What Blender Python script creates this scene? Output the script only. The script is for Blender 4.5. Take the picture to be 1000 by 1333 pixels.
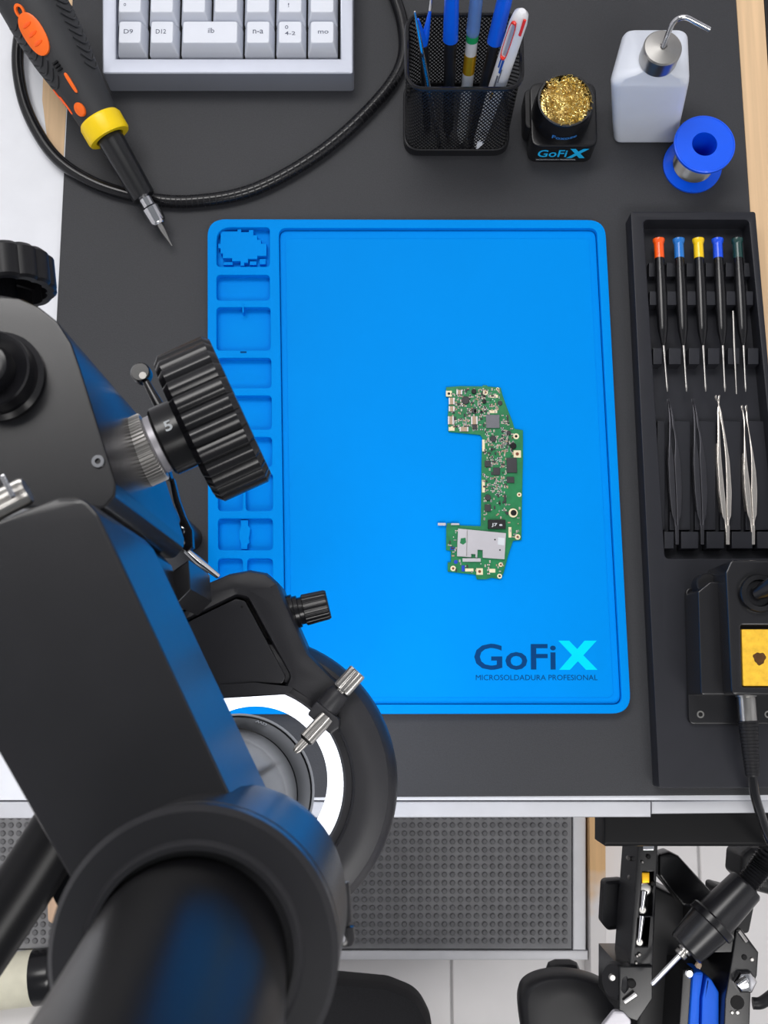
import bpy, bmesh, math, random
from mathutils import Vector, Matrix
random.seed(7)
R_ = math.radians
for o in list(bpy.data.objects): bpy.data.objects.remove(o)
scene = bpy.context.scene

# ------------------------------------------------------------------ camera
F, CX, CY, D = 1500.0, 500.0, 666.5, 0.70          # focal length in pixels, centre, height above the desk
TH = math.atan(245 / 1500.0)
cam = bpy.data.cameras.new('camera'); camo = bpy.data.objects.new('camera', cam)
scene.collection.objects.link(camo); scene.camera = camo
camo.location = (0, 0, D); camo.rotation_euler = (TH, 0, 0)
cam.sensor_fit = 'VERTICAL'; cam.sensor_height = 36; cam.lens = 36 * F / 1333.0
cam.clip_start = 0.005; cam.clip_end = 50
cam.dof.use_dof = True; cam.dof.focus_distance = 0.68; cam.dof.aperture_fstop = 42

# ------------------------------------------------------------------ light
def lin(r, g, b):
    f = lambda c: c / 12.92 if c <= .04045 else ((c + .055) / 1.055) ** 2.4
    return tuple(f(c / 255.0) for c in (r, g, b))
world = bpy.data.worlds.new('world'); scene.world = world; world.use_nodes = True
bgn = world.node_tree.nodes['Background']
bgn.inputs['Color'].default_value = (0.90, 0.94, 1.0, 1); bgn.inputs['Strength'].default_value = 0.27
def area(name, loc, target, sx, sy, power, col):
    l = bpy.data.lights.new(name, 'AREA'); l.shape = 'RECTANGLE'; l.size = sx; l.size_y = sy; l.energy = power; l.color = col
    o = bpy.data.objects.new(name, l); scene.collection.objects.link(o); o.location = loc
    o.rotation_euler = (Vector(target) - Vector(loc)).to_track_quat('-Z', 'Y').to_euler(); return o
area('overhead_area_light', (-0.35, 0.95, 1.75), (0, 0.1, 0), 1.2, 0.6, 20, (1, 0.98, 0.96))
area('overhead_area_light', (0.35, -1.0, 1.75), (0.15, -0.3, -.5), 1.2, 0.6, 21, (1, 0.98, 0.96))  # unseen fill light, added to brighten the floor in front of the desk
scene.view_settings.view_transform = 'Standard'; scene.view_settings.look = 'None'
scene.view_settings.gamma = 1; scene.view_settings.use_curve_mapping = False
scene.view_settings.exposure = 0.0

# ------------------------------------------------------------------ pixel -> point at height z
CT, ST = math.cos(TH), math.sin(TH)
def ray(u, v):
    x, y, z = (u - CX) / F, -(v - CY) / F, -1.0
    return Vector((x, y * CT - z * ST, y * ST + z * CT))
def P(u, v, z=0.0):
    d = ray(u, v); return Vector((0, 0, D)) + d * ((z - D) / d.z)
def PX(z): return (D - z) / F                       # metres per pixel at height z
def PL(pts, z): return [P(u, v, z) for u, v in pts]

# ------------------------------------------------------------------ materials
MATS = {}
def mat(name, col, rough=.5, metal=0, var=.06, scale=60, bump=0, bscale=400, coat=0, emit=None, estr=0, trans=0, ior=1.45, sss=0, spec=.5, aniso=None):
    m = bpy.data.materials.new(name); m.use_nodes = True; nt = m.node_tree; b = nt.nodes['Principled BSDF']
    c = lin(*col)
    tc = nt.nodes.new('ShaderNodeTexCoord')
    if var:
        nz = nt.nodes.new('ShaderNodeTexNoise'); nz.inputs['Scale'].default_value = scale; nz.inputs['Detail'].default_value = 4
        nt.links.new(tc.outputs['Object'], nz.inputs['Vector'])
        rp = nt.nodes.new('ShaderNodeValToRGB'); e = rp.color_ramp.elements
        e[0].position = .3; e[1].position = .7
        e[0].color = tuple(x * (1 - var) for x in c) + (1,); e[1].color = tuple(min(1, x * (1 + var)) for x in c) + (1,)
        nt.links.new(nz.outputs['Fac'], rp.inputs['Fac']); nt.links.new(rp.outputs['Color'], b.inputs['Base Color'])
    else: b.inputs['Base Color'].default_value = c + (1,)
    b.inputs['Roughness'].default_value = rough; b.inputs['Metallic'].default_value = metal
    b.inputs['Coat Weight'].default_value = coat; b.inputs['Transmission Weight'].default_value = trans
    b.inputs['IOR'].default_value = ior; b.inputs['Subsurface Weight'].default_value = sss; b.inputs['Subsurface Radius'].default_value = (.01, .01, .01)
    b.inputs['Specular IOR Level'].default_value = spec
    if bump:
        n2 = nt.nodes.new('ShaderNodeTexNoise'); n2.inputs['Scale'].default_value = bscale; n2.inputs['Detail'].default_value = 3
        nt.links.new(tc.outputs['Object'], n2.inputs['Vector'])
        bp = nt.nodes.new('ShaderNodeBump'); bp.inputs['Strength'].default_value = bump; bp.inputs['Distance'].default_value = .0005
        nt.links.new(n2.outputs['Fac'], bp.inputs['Height']); nt.links.new(bp.outputs['Normal'], b.inputs['Normal'])
    if emit:
        b.inputs['Emission Color'].default_value = lin(*emit) + (1,); b.inputs['Emission Strength'].default_value = estr
    MATS[name] = m; return m
def wood(name, col, axis=1, paint=None):
    m = mat(name, col, .55, 0, 0); nt = m.node_tree; b = nt.nodes['Principled BSDF']; tc = nt.nodes['Texture Coordinate']
    mp = nt.nodes.new('ShaderNodeMapping'); s = [180, 180, 180]; s[axis] = 6; mp.inputs['Scale'].default_value = s
    nz = nt.nodes.new('ShaderNodeTexNoise'); nz.inputs['Scale'].default_value = 1; nz.inputs['Detail'].default_value = 6; nz.inputs['Distortion'].default_value = .6
    rp = nt.nodes.new('ShaderNodeValToRGB'); e = rp.color_ramp.elements; c = lin(*col)
    e[0].position = .3; e[1].position = .72
    e[0].color = tuple(x * .86 for x in c) + (1,); e[1].color = tuple(min(1, x * 1.08) for x in c) + (1,)
    nt.links.new(tc.outputs['Object'], mp.inputs['Vector']); nt.links.new(mp.outputs['Vector'], nz.inputs['Vector'])
    nt.links.new(nz.outputs['Fac'], rp.inputs['Fac'])
    out = rp.outputs['Color']
    if paint:                                        # worn white paint below a line in object space
        sp = nt.nodes.new('ShaderNodeSeparateXYZ'); nt.links.new(tc.outputs['Object'], sp.inputs[0])
        n3 = nt.nodes.new('ShaderNodeTexNoise'); n3.inputs['Scale'].default_value = 35
        nt.links.new(tc.outputs['Object'], n3.inputs['Vector'])
        ad = nt.nodes.new('ShaderNodeMath'); ad.operation = 'MULTIPLY_ADD'; ad.inputs[1].default_value = .09
        nt.links.new(n3.outputs['Fac'], ad.inputs[0]); nt.links.new(sp.outputs['Y'], ad.inputs[2])
        lt = nt.nodes.new('ShaderNodeMapRange'); lt.inputs['From Min'].default_value = paint + .02; lt.inputs['From Max'].default_value = paint + .07
        nt.links.new(ad.outputs[0], lt.inputs['Value'])
        mx = nt.nodes.new('ShaderNodeMix'); mx.data_type = 'RGBA'; mx.inputs['A'].default_value = lin(226, 222, 220) + (1,)
        nt.links.new(lt.outputs[0], mx.inputs['Factor']); nt.links.new(out, mx.inputs['B']); out = mx.outputs['Result']
    nt.links.new(out, b.inputs['Base Color']); return m
M = MATS
mat('white_laminate', (222, 224, 230), .45, var=.02)
mat('white_paint', (225, 225, 228), .4, var=.03)
mat('desk_mat_leather', (47, 48, 52), .6, var=.10, scale=900, bump=.35, bscale=1400)
mat('blue_silicone', (0, 138, 228), .5, var=.015, scale=15, spec=.03)
mat('logo_navy', (8, 62, 118), .6, var=.03, spec=.05); mat('logo_cyan', (0, 215, 246), .6, var=.03, spec=.05)
mat('tile', (236, 233, 232), .45, var=.04, scale=8); mat('grout', (180, 178, 178), .8)
mat('black_plastic', (26, 26, 29), .42, var=.10, bump=.1, bscale=1500, spec=.35)
mat('black_gloss', (20, 20, 23), .22, var=.05)
mat('black_paint', (30, 30, 33), .27, var=.06, bump=.05, bscale=2600, spec=.5)
mat('ring_plastic', (40, 40, 44), .42, var=.10, bump=.12, bscale=2200)
mat('black_matte', (16, 16, 18), .34, var=.06, spec=.22)
mat('black_satin', (20, 20, 23), .25, var=.05)
mat('barrel_black', (9, 10, 13), .28, var=.05, spec=.10)
mat('edge_band', (192, 193, 198), .45, var=.03)
mat('anodised_black', (18, 19, 22), .3, metal=.0, var=.05, coat=.2)
mat('tray_plastic', (36, 37, 43), .45, var=.05, bump=.08, bscale=1800, spec=.3)
mat('rubber_grey', (138, 138, 140), .75, var=.08, bump=.2, bscale=900)
mat('stud_rubber', (106, 106, 108), .6, var=.08)
mat('fabric_black', (24, 24, 27), .9, var=.3, scale=900, bump=.6, bscale=1500)
mat('aluminium', (172, 176, 188), .45, metal=.6, var=.02)
mat('aluminium_side', (150, 158, 175), .4, metal=.6, var=.02)
mat('keycap', (216, 220, 230), .42, var=.02); mat('legend', (95, 100, 118), .6)
mat('steel', (170, 168, 165), .3, metal=1, var=.05); mat('chrome', (215, 215, 218), .12, metal=1, var=.03)
mat('knurl_steel', (172, 170, 168), .42, metal=.7, var=.05); mat('steel_dark', (120, 118, 116), .3, metal=1)
mat('tweezer_steel', (212, 206, 199), .26, metal=.9); mat('tweezer_black', (62, 62, 67), .3, metal=.55)
mat('orange', (250, 108, 25), .4); mat('yellow', (250, 212, 10), .35); mat('dark_rubber', (44, 45, 48), .6, bump=.1)
mat('cap_orange', (255, 92, 15), .3, coat=.3); mat('cap_sky', (25, 115, 200), .3, coat=.3); mat('cap_yellow', (250, 205, 0), .3, coat=.3)
mat('cap_royal', (15, 80, 230), .3, coat=.3); mat('cap_green', (26, 62, 60), .3, coat=.3)
mat('pen_blue', (8, 92, 225), .32, coat=.3); mat('pen_clear', (130, 170, 220), .15, trans=.55); mat('pen_clear_low', (212, 214, 216), .2, trans=.2)
mat('pen_white', (225, 226, 230), .35); mat('pen_red', (232, 50, 35), .3); mat('pen_green', (20, 140, 80), .4); mat('ink_blue', (30, 80, 170), .5); mat('gold', (225, 170, 30), .3, metal=.7)
mat('brass', (250, 216, 140), .28, metal=.95, var=.2, scale=120)
mat('cyan_print', (30, 190, 250), .5); mat('white_print', (200, 205, 210), .5); mat('blue_print', (60, 130, 200), .5)
mat('frosted_plastic', (226, 231, 242), .38, var=.02, sss=.35, trans=.12)
mat('spool_blue', (0, 88, 238), .35, var=.02, coat=.2)
mat('pcb_green', (18, 116, 68), .4, var=.18, scale=220); mat('pcb_edge', (120, 150, 70), .5)
mat('solder', (206, 204, 206), .4, metal=.2); mat('shield', (186, 184, 190), .42, metal=.45, var=.04)
mat('chip', (46, 46, 50), .45); mat('chip_grey', (104, 105, 112), .4, var=.04); mat('copper_pad', (226, 214, 180), .35); mat('copper_hole', (120, 60, 35), .5)
mat('hole_black', (14, 14, 15), .8); mat('component_tan', (170, 146, 124), .5); mat('blue_pad', (10, 60, 180), .4)
mat('sponge', (240, 190, 60), .95, var=.12, scale=300, bump=1, bscale=700); mat('burn', (84, 54, 22), .9, var=.3, scale=300)
mat('led_diffuser', (255, 255, 255), .5, emit=(238, 243, 255), estr=1.6)
mat('led_strip', (255, 255, 255), .5, emit=(235, 242, 255), estr=9)
mat('cream', (232, 228, 206), .5); mat('pad_blue', (10, 98, 228), .6, var=.06)
wood('wood_light', (222, 188, 148)); wood('wood_pink', (225, 190, 160)); wood('wood_painted', (226, 182, 128), paint=-0.01)

# ------------------------------------------------------------------ mesh helpers
def frame(axis):
    w = Vector(axis).normalized(); a = Vector((0, 0, 1)) if abs(w.z) < .9 else Vector((0, 1, 0))
    u = a.cross(w).normalized(); return u, w.cross(u), w
def loft(bm, rings, cap=True, closed=True):
    vs = [[bm.verts.new(p) for p in r] for r in rings]; n = len(rings[0])
    for a, b in zip(vs, vs[1:]):
        for i in range(n if closed else n - 1):
            j = (i + 1) % n
            try: bm.faces.new((a[i], a[j], b[j], b[i]))
            except ValueError: pass
    if cap:
        bm.faces.new(list(reversed(vs[0]))); bm.faces.new(vs[-1])
def lathe(bm, o, axis, prof, n=32, rf=None, cap=True):
    u, v, w = frame(axis); o = Vector(o)
    loft(bm, [[o + w * h + (u * math.cos(2 * math.pi * i / n) + v * math.sin(2 * math.pi * i / n)) * (r * (rf(i) if rf else 1)) for i in range(n)] for r, h in prof], cap)
def torus_lathe(bm, o, prof, n=64):                  # closed profile loop about a vertical axis
    o = Vector(o); rings = []
    for i in range(n):
        a = 2 * math.pi * i / n
        rings.append([o + Vector((math.cos(a) * r, math.sin(a) * r, h)) for r, h in prof])
    rings.append(rings[0]); vs = [[bm.verts.new(p) for p in r] for r in rings[:-1]]; vs.append(vs[0]); k = len(prof)
    for a, b in zip(vs, vs[1:]):
        for i in range(k):
            j = (i + 1) % k; bm.faces.new((a[i], b[i], b[j], a[j]))
def smooth_path(pts, k=8):
    p = [Vector(q) for q in pts]; p = [p[0] * 2 - p[1]] + p + [p[-1] * 2 - p[-2]]; out = []
    for i in range(1, len(p) - 2):
        for s in range(k):
            t = s / k; a, b, c, d = p[i - 1:i + 3]
            out.append(.5 * ((2 * b) + (c - a) * t + (2 * a - 5 * b + 4 * c - d) * t * t + (3 * b - a - 3 * c + d) * t ** 3))
    out.append(p[-2]); return out
def tube(bm, pts, r, n=12, cap=True):
    pts = [Vector(p) for p in pts]; rings = []; u = None
    for i, p in enumerate(pts):
        t = (pts[min(i + 1, len(pts) - 1)] - pts[max(i - 1, 0)]).normalized()
        if u is None: u, v, _ = frame(t)
        else: u = (u - t * u.dot(t)).normalized()
        v = t.cross(u); rr = r[i] if isinstance(r, (list, tuple)) else r
        rings.append([p + (u * math.cos(2 * math.pi * k / n) + v * math.sin(2 * math.pi * k / n)) * rr for k in range(n)])
    loft(bm, rings, cap)
def rbox(bm, c, size, bev=0, rot=None, seg=2):
    b2 = bmesh.new(); bmesh.ops.create_cube(b2, size=1); bmesh.ops.scale(b2, vec=size, verts=b2.verts)
    if bev: bmesh.ops.bevel(b2, geom=b2.edges[:], offset=bev, segments=seg, affect='EDGES', profile=.5)
    mtx = Matrix.Translation(Vector(c)) @ (rot.to_4x4() if rot else Matrix()); bmesh.ops.transform(b2, matrix=mtx, verts=b2.verts)
    me = bpy.data.meshes.new('t'); b2.to_mesh(me); b2.free(); bm.from_mesh(me); bpy.data.meshes.remove(me)
def area2(p): return sum(p[i].x * p[(i + 1) % len(p)].y - p[(i + 1) % len(p)].x * p[i].y for i in range(len(p)))
def rnd(pts, r, n=5):                                # rounded polygon; r one value or one per corner
    out = []; N = len(pts); pts = [Vector((p[0], p[1])) for p in pts]
    for i, p in enumerate(pts):
        ri = r[i] if isinstance(r, (list, tuple)) else r
        if ri <= 0: out.append(p); continue
        a, b = (pts[i - 1] - p), (pts[(i + 1) % N] - p); la, lb = a.length, b.length; a.normalize(); b.normalize()
        ang = math.acos(max(-1, min(1, a.dot(b))))
        if ang > 3.05: out.append(p); continue
        d = min(ri / math.tan(ang / 2), la * .49, lb * .49)
        s, e = p + a * d, p + b * d
        for k in range(n + 1):
            t = k / n; out.append(s * (1 - t) ** 2 + p * (2 * t * (1 - t)) + e * t * t)
    return out
def prism(bm, outline, z0, z1, bev=0, holes=()):
    cu = bpy.data.curves.new('c', 'CURVE'); cu.dimensions = '2D'; cu.fill_mode = 'BOTH'
    for k, loop in enumerate([outline] + list(holes)):
        loop = [Vector((p[0], p[1])) for p in loop]
        if (area2(loop) > 0) != (k == 0): loop = loop[::-1]
        s = cu.splines.new('POLY'); s.points.add(len(loop) - 1); s.use_cyclic_u = True
        for q, p in zip(s.points, loop): q.co = (p.x, p.y, 0, 1)
    h = (z1 - z0) / 2; bev = min(bev, h * .95); cu.extrude = h - bev; cu.bevel_depth = bev; cu.bevel_resolution = 1; cu.offset = -bev
    ob = bpy.data.objects.new('c', cu); me = bpy.data.meshes.new_from_object(ob)
    me.transform(Matrix.Translation((0, 0, (z0 + z1) / 2))); n0 = len(bm.verts); bm.from_mesh(me)
    bpy.data.objects.remove(ob); bpy.data.curves.remove(cu); bpy.data.meshes.remove(me)
def text(bm, s, o, ex, ey, th=.0002, bold=0, fit=True):
    cu = bpy.data.curves.new('t', 'FONT'); cu.body = s; cu.size = 1; cu.offset = bold; cu.resolution_u = 3
    ob = bpy.data.objects.new('t', cu); me = bpy.data.meshes.new_from_object(ob)
    xs = [v.co.x for v in me.vertices]; ys = [v.co.y for v in me.vertices]
    x0, x1, y0, y1 = min(xs), max(xs), min(ys), max(ys); ex, ey, o = Vector(ex), Vector(ey), Vector(o)
    nn = ex.cross(ey).normalized() * th
    for v in me.vertices: v.co = o + ex * ((v.co.x - x0) / (x1 - x0)) + ey * ((v.co.y - y0) / max(1e-6, y1 - y0)) + nn
    bm.from_mesh(me); bpy.data.objects.remove(ob); bpy.data.curves.remove(cu); bpy.data.meshes.remove(me)
ROOT = {}
def link(o, parent):
    scene.collection.objects.link(o)
    if parent is not None: o.parent = parent
def thing(name, label, cat, loc, group=None):
    o = bpy.data.objects.new(name, None); o.empty_display_size = .01; scene.collection.objects.link(o); o.location = loc
    o['label'] = label; o['category'] = cat
    if group: o['group'] = group
    ROOT[o.name] = Vector(loc); return o
def part(name, bm, m, parent=None, label=None, angle=35, kind=None, loc=None):
    base = ROOT.get(parent.name, Vector()) if parent else Vector(loc or (0, 0, 0))
    bmesh.ops.remove_doubles(bm, verts=bm.verts, dist=1e-7)
    bmesh.ops.recalc_face_normals(bm, faces=bm.faces)
    if base.length: bmesh.ops.translate(bm, vec=-base, verts=bm.verts)
    me = bpy.data.meshes.new(name); bm.to_mesh(me); bm.free()
    me.polygons.foreach_set('use_smooth', [True] * len(me.polygons)); me.set_sharp_from_angle(angle=R_(angle))
    me.materials.append(MATS[m] if isinstance(m, str) else m)
    o = bpy.data.objects.new(name, me); link(o, parent)
    if kind != 'stuff' and len(me.polygons) < 6000:
        wn = o.modifiers.new('weighted_normal', 'WEIGHTED_NORMAL'); wn.keep_sharp = True; wn.weight = 90
    if parent is None: o.location = base
    ROOT[o.name] = base
    if label: o['label'] = label
    if kind: o['kind'] = kind
    return o
def B(): return bmesh.new()
def knurl(k, depth): return lambda i: 1 - (depth if i % 2 else 0)

# ================================================================== SETTING
FZ = -0.74
floor = part('floor', (lambda b: (rbox(b, (0, -.1, FZ - .022), (2.6, 2.6, .04)), b)[1])(B()), 'grout'); floor['kind'] = 'structure'
tile_me = None
for i in range(-4, 4):
    for j in range(-5, 3):
        c = Vector((.30 * i + .23, .30 * j - .02, FZ - .004))
        if tile_me is None:
            b = B(); rbox(b, (0, 0, 0), (.297, .297, .008), .0012, seg=1); t = part('tile', b, 'tile', floor); tile_me = t.data
        else: t = bpy.data.objects.new('tile', tile_me); link(t, floor)
        t.location = c

for nm, c, sz_ in (('wall_back', (0, 1.22, .55), (2.6, .04, 2.66)), ('wall_left', (-1.32, -.1, .55), (.04, 2.6, 2.66)), ('wall_right', (1.32, -.1, .55), (.04, 2.6, 2.66))):
    b = B(); rbox(b, c, sz_); o = part(nm, b, 'white_paint'); o['kind'] = 'structure'

# ================================================================== DESK
desk = thing('desk', 'white work desk with light wood side edges', 'desk', (0, 0.1, FZ))
DT = -0.0025                                          # desk top under the black mat
b = B(); prism(b, PL([(-130, -60), (954, -60), (1027, 1042), (-160, 1042)], DT), DT - .025, DT, .0008); part('desk_top', b, 'white_laminate', desk)
b = B(); prism(b, PL([(-160, 1043.5), (848, 1043.5), (848, 1064), (-160, 1066)], DT), DT - .028, DT, .0015); part('front_edge_band', b, 'edge_band', desk)
b = B(); prism(b, PL([(849, 1043.5), (1060, 1041), (1060, 1058), (849, 1060)], DT), DT - .026, DT - .001, .0012); part('front_edge_band', b, 'edge_band', desk)
b = B(); prism(b, PL([(954.5, -60), (991, -60), (1060, 1042), (1027.5, 1042)], DT), DT - .025, DT + .0001, .0006)
part('wood_edge', b, 'wood_light', desk)
b = B(); prism(b, PL([(991.5, -60), (1040, -60), (1100, 1042), (1060.5, 1042)], DT), DT - .03, DT + .0001, .0006); part('black_side_strip', b, 'black_plastic', desk)  # black strip added for the dark margin past the wood edge
b = B(); prism(b, PL([(62, -60), (98, -60), (83, 205), (62, 185), (55, 130)], DT), DT - .001, DT + .0002, .0002); part('wood_edge', b, 'wood_light', desk)
for u, v in ((-60, 60), (980, 60), (-60, 930), (985, 930)):
    q = P(u, v, 0); b = B(); rbox(b, (q.x, q.y, (FZ + DT - .025) / 2), (.04, .04, DT - .025 - FZ), .002); part('leg', b, 'white_paint', desk)
b = B(); prism(b, PL([(785, 960), (1040, 960), (1040, 1099), (1036, 1102), (789, 1102), (785, 1099)], -.045), -.075, -.045, .002)
dr = part('drawer', b, 'black_matte', desk)
b = B(); prism(b, PL([(798, 900), (1030, 900), (1030, 1020), (798, 1020)], -.046), -.0455, DT - .0255, .001); part('drawer_rail', b, 'black_satin', desk)

mat_o = part('desk_mat', (lambda b: (prism(b, rnd(PL([(97, -55), (955, -55), (1028, 1035), (42, 1040)], 0), .004), DT + .0003, 0, .0007), b)[1])(B()), 'desk_mat_leather')
mat_o['label'] = 'large black leather-look desk mat covering the desk top'; mat_o['category'] = 'desk mat'

# ================================================================== BLUE SILICONE MAT
Z1, Z2, Z3 = .0015, .0045, .0075
sm = thing('silicone_mat', 'bright blue silicone soldering mat with compartments along the left', 'work mat', P(540, 610, 0))
OUT = [(270, 285), (788, 286), (822, 929), (271, 930)]
b = B(); prism(b, rnd(PL(OUT, Z3), .0115), 0, Z1, .0004); part('base_sheet', b, 'blue_silicone', sm)
WORK = [(363, 297), (777, 297), (810, 917), (372, 917)]
pk = [((282, 296), (351, 347)), ((282, 358), (351, 391)), ((282, 400), (352, 456)), ((283, 466), (353, 505)), ((283, 515), (353.5, 559)), ((284, 569), (354, 608)),
      ((284, 616), (316, 665)), ((320, 616), (355, 665)), ((284, 675), (355, 716)), ((284, 727), (316, 768)), ((322, 727), (355, 768)), ((285, 780), (356, 832)), ((285, 843), (356, 905))]
holes = [rnd(PL(WORK, Z3), .005)]
for k, ((x0, y0), (x1, y1)) in enumerate(pk):
    holes.append(rnd(PL([(x0, y0), (x1, y0), (x1, y1), (x0, y1)], Z3), [.009, .0025, .0025, .0025] if k == 0 else .0026))
b = B(); prism(b, rnd(PL(OUT, Z3), .0115, 8), Z1, Z3, .0006, holes); part('compartment_rim', b, 'blue_silicone', sm)
b = B(); prism(b, rnd(PL([(363.7, 297.7), (776.3, 297.7), (809.3, 916.3), (372.7, 916.3)], Z3), .005), Z1, Z2 - .0004, .0002); part('work_surface', b, 'blue_silicone', sm)
b = B(); prism(b, rnd(PL([(371, 308), (768, 308), (800, 908), (380, 908)], Z3), .004), Z2 - .0004, Z2, .0003); part('work_panel', b, 'blue_silicone', sm)
puzz = [(287, 301), (309, 301), (309, 298), (314, 298), (314, 302), (324, 302), (324, 299), (330, 299), (330, 306), (335, 306), (335, 312), (340, 312), (340, 317), (347, 317),
        (347, 333), (335, 333), (335, 337), (323, 337), (323, 342), (318, 342), (318, 346), (313, 346), (313, 340), (302, 340), (302, 336), (290, 336), (290, 330), (287, 330), (287, 323), (284, 323), (284, 317), (287, 317)]
b = B(); prism(b, PL(puzz, .0055), Z1, .0055, .0003); part('chip_locator', b, 'blue_silicone', sm)
for pts in ([(291, 341), (303, 341), (303, 345), (291, 345)], [(325, 340), (334, 340), (334, 345), (325, 345)], [(338, 337), (346, 337), (346, 344), (338, 344)]):
    b = B(); prism(b, PL(pts, .004), Z1, .004, .0003); part('locator_block', b, 'blue_silicone', sm)
b = B(); prism(b, PL([(313, 677), (323, 677), (323, 684), (326, 688), (325, 697), (324, 700), (325, 706), (322, 709), (322, 715), (314, 715), (314, 707), (311, 700), (312, 690), (314, 684)], .0055), Z1, .0055, .0003)
part('divider', b, 'blue_silicone', sm)
b = B(); prism(b, PL([(315.5, 395), (317.5, 395), (317.5, 407), (315.5, 407)], Z3), Z1, Z3 + .0003, .0002); part('mould_seam', b, 'blue_silicone', sm)
b = B(); prism(b, PL([(313, 457.5), (321, 457.5), (321, 459.5), (313, 459.5)], Z3), Z3 - .0002, Z3 + .0002, .0001); part('mould_mark', b, 'logo_navy', sm)
def flat_text(s, x0, y0, x1, y1, z, bold=0):         # x0,y0 lower left .. x1,y1 upper right in pixels
    o = P(x0, y0, z); b = B(); text(b, s, o, P(x1, y0, z) - o, P(x0, y1, z) - o, .00012, bold); return b
part('logo_lettering', flat_text('GoFi', 617.5, 872, 724, 838, Z2, .014), 'logo_navy', sm)
XP = [(727, 834), (741, 834), (751.6, 844.9), (761, 834), (777, 834), (759.5, 853), (778, 872), (763, 872), (752.4, 860.8), (742, 872), (728, 872), (744.7, 852.7)]
b = B(); prism(b, PL(XP, Z2), Z2, Z2 + .00015)
part('logo_x', b, 'logo_cyan', sm)
part('logo_tagline', flat_text('MICROSOLDADURA PROFESIONAL', 619.5, 885.5, 778, 878.5, Z2, 0), 'logo_navy', sm)

# ================================================================== CIRCUIT BOARD
BZ0, BZ = .0048, .0060
pcb = thing('circuit_board', 'green bracket-shaped circuit board with a silver shield on the blue mat', 'circuit board', P(645, 630, Z2))
ol = [(581, 504), (600, 502.5), (628, 503), (629, 501.5), (634, 501.5), (635, 503), (652, 504.5), (654, 513), (660, 530), (667, 548), (670, 558), (681, 560), (681, 600), (680, 640), (679, 703), (668, 704), (662, 722),
      (656, 745), (652, 754), (640, 752), (633, 754), (621, 754), (619, 748), (583, 744), (583, 732), (587, 732), (587, 717), (581, 716), (581, 688), (582, 681), (598, 681), (599, 684), (626, 685), (627, 600), (628, 570),
      (625, 566), (584, 562), (583, 545), (584, 528), (587, 520), (586, 517), (580.5, 516)]
b = B(); prism(b, PL(ol, BZ), BZ0, BZ, .00015); part('board', b, 'pcb_green', pcb)
b = B()
for u, v in ((590, 540), (640, 520), (672, 600), (640, 660), (600, 735), (645, 740)): q = P(u, v, 0); lathe(b, (q.x, q.y, Z2), (0, 0, 1), [(.001, 0), (.001, BZ0 - Z2)], 8)
part('solder_joint', b, 'solder', pcb, kind='stuff')
def chip(name, x0, y0, x1, y1, h, m, bev=.0002, rot=0):
    c = P((x0 + x1) / 2, (y0 + y1) / 2, BZ); k = PX(BZ); b = B()
    rbox(b, (c.x, c.y, BZ + h / 2 + .00002), ((x1 - x0) * k, (y1 - y0) * k, h), bev, Matrix.Rotation(rot, 3, 'Z')); return part(name, b, m, pcb)
def ring_pad(u, v, r, hole=.45, sq=False):
    c = P(u, v, BZ); k = PX(BZ); b = B()
    if sq: rbox(b, (c.x, c.y, BZ + .0001), (2 * r * k, 2 * r * k, .0002), .0001, seg=1)
    else: lathe(b, (c.x, c.y, BZ), (0, 0, 1), [(r * k, 0), (r * k, .0002)], 20)
    o = part('solder_pad', b, 'copper_pad', pcb); b = B(); lathe(b, (c.x, c.y, BZ + .0002), (0, 0, 1), [(r * k * hole, 0), (r * k * hole, .0001)], 14)
    part('via_hole', b, random.choice(['copper_hole', 'hole_black']), o)
def rd(name, u, v, r, h, m):
    c = P(u, v, BZ); k = PX(BZ); b = B(); lathe(b, (c.x, c.y, BZ), (0, 0, 1), [(r * k, 0), (r * k, h * .85), (r * k * .9, h)], 20); part(name, b, m, pcb)
chip('processor_chip', 632.5, 540, 650.5, 558, .0011, 'chip_grey')
chip('memory_chip', 659.5, 596, 673, 616, .0011, 'chip'); chip('controller_chip', 642, 609, 651, 619, .0009, 'chip'); chip('regulator_chip', 659.5, 621, 669.5, 629, .001, 'chip')
chip('inductor', 631, 600, 639, 608, .0012, 'chip'); chip('inductor', 635, 677, 658, 689, .0022, 'black_plastic')
chip('inductor', 631, 657, 639, 666, .0014, 'chip'); chip('inductor', 656, 644, 659, 655, .001, 'chip')
chip('transistor', 614, 532, 620, 538, .001, 'chip'); chip('transistor', 617, 533, 620, 539, .001, 'chip'); chip('transistor', 615, 553, 621, 559, .001, 'chip')
for a in ((585, 518, 591, 527), (585, 529, 591, 536), (584, 542, 590, 553), (599, 556, 609, 562), (614, 542, 621, 553), (595, 508, 601, 514)):
    chip('capacitor', *a, .0009, 'component_tan'); X0, Y0, X1, Y1 = a
    for e_ in ((X0 - .8, Y0, X0 + 1, Y1), (X1 - 1, Y0, X1 + .8, Y1)): chip('capacitor_end', *e_, .00095, 'solder', .0001)
rd('microphone', 606, 521.5, 5.3, .0012, 'chip'); rd('coil', 617, 510, 3.3, .0014, 'black_gloss'); rd('coil', 630.5, 523, 2.8, .0012, 'black_gloss'); rd('coil', 651, 525, 3.2, .0008, 'chip')
rd('coil', 642, 571.5, 4.2, .0012, 'chip'); rd('coil', 668, 581, 4.3, .0014, 'black_gloss'); rd('coil', 635, 648, 4, .0016, 'chip'); rd('coil', 662.5, 564, 3, .001, 'chip')
rd('socket_ring', 668, 668, 6, .0012, 'copper_pad'); rd('socket_hole', 668.5, 668, 4.2, .0013, 'hole_black')
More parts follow.
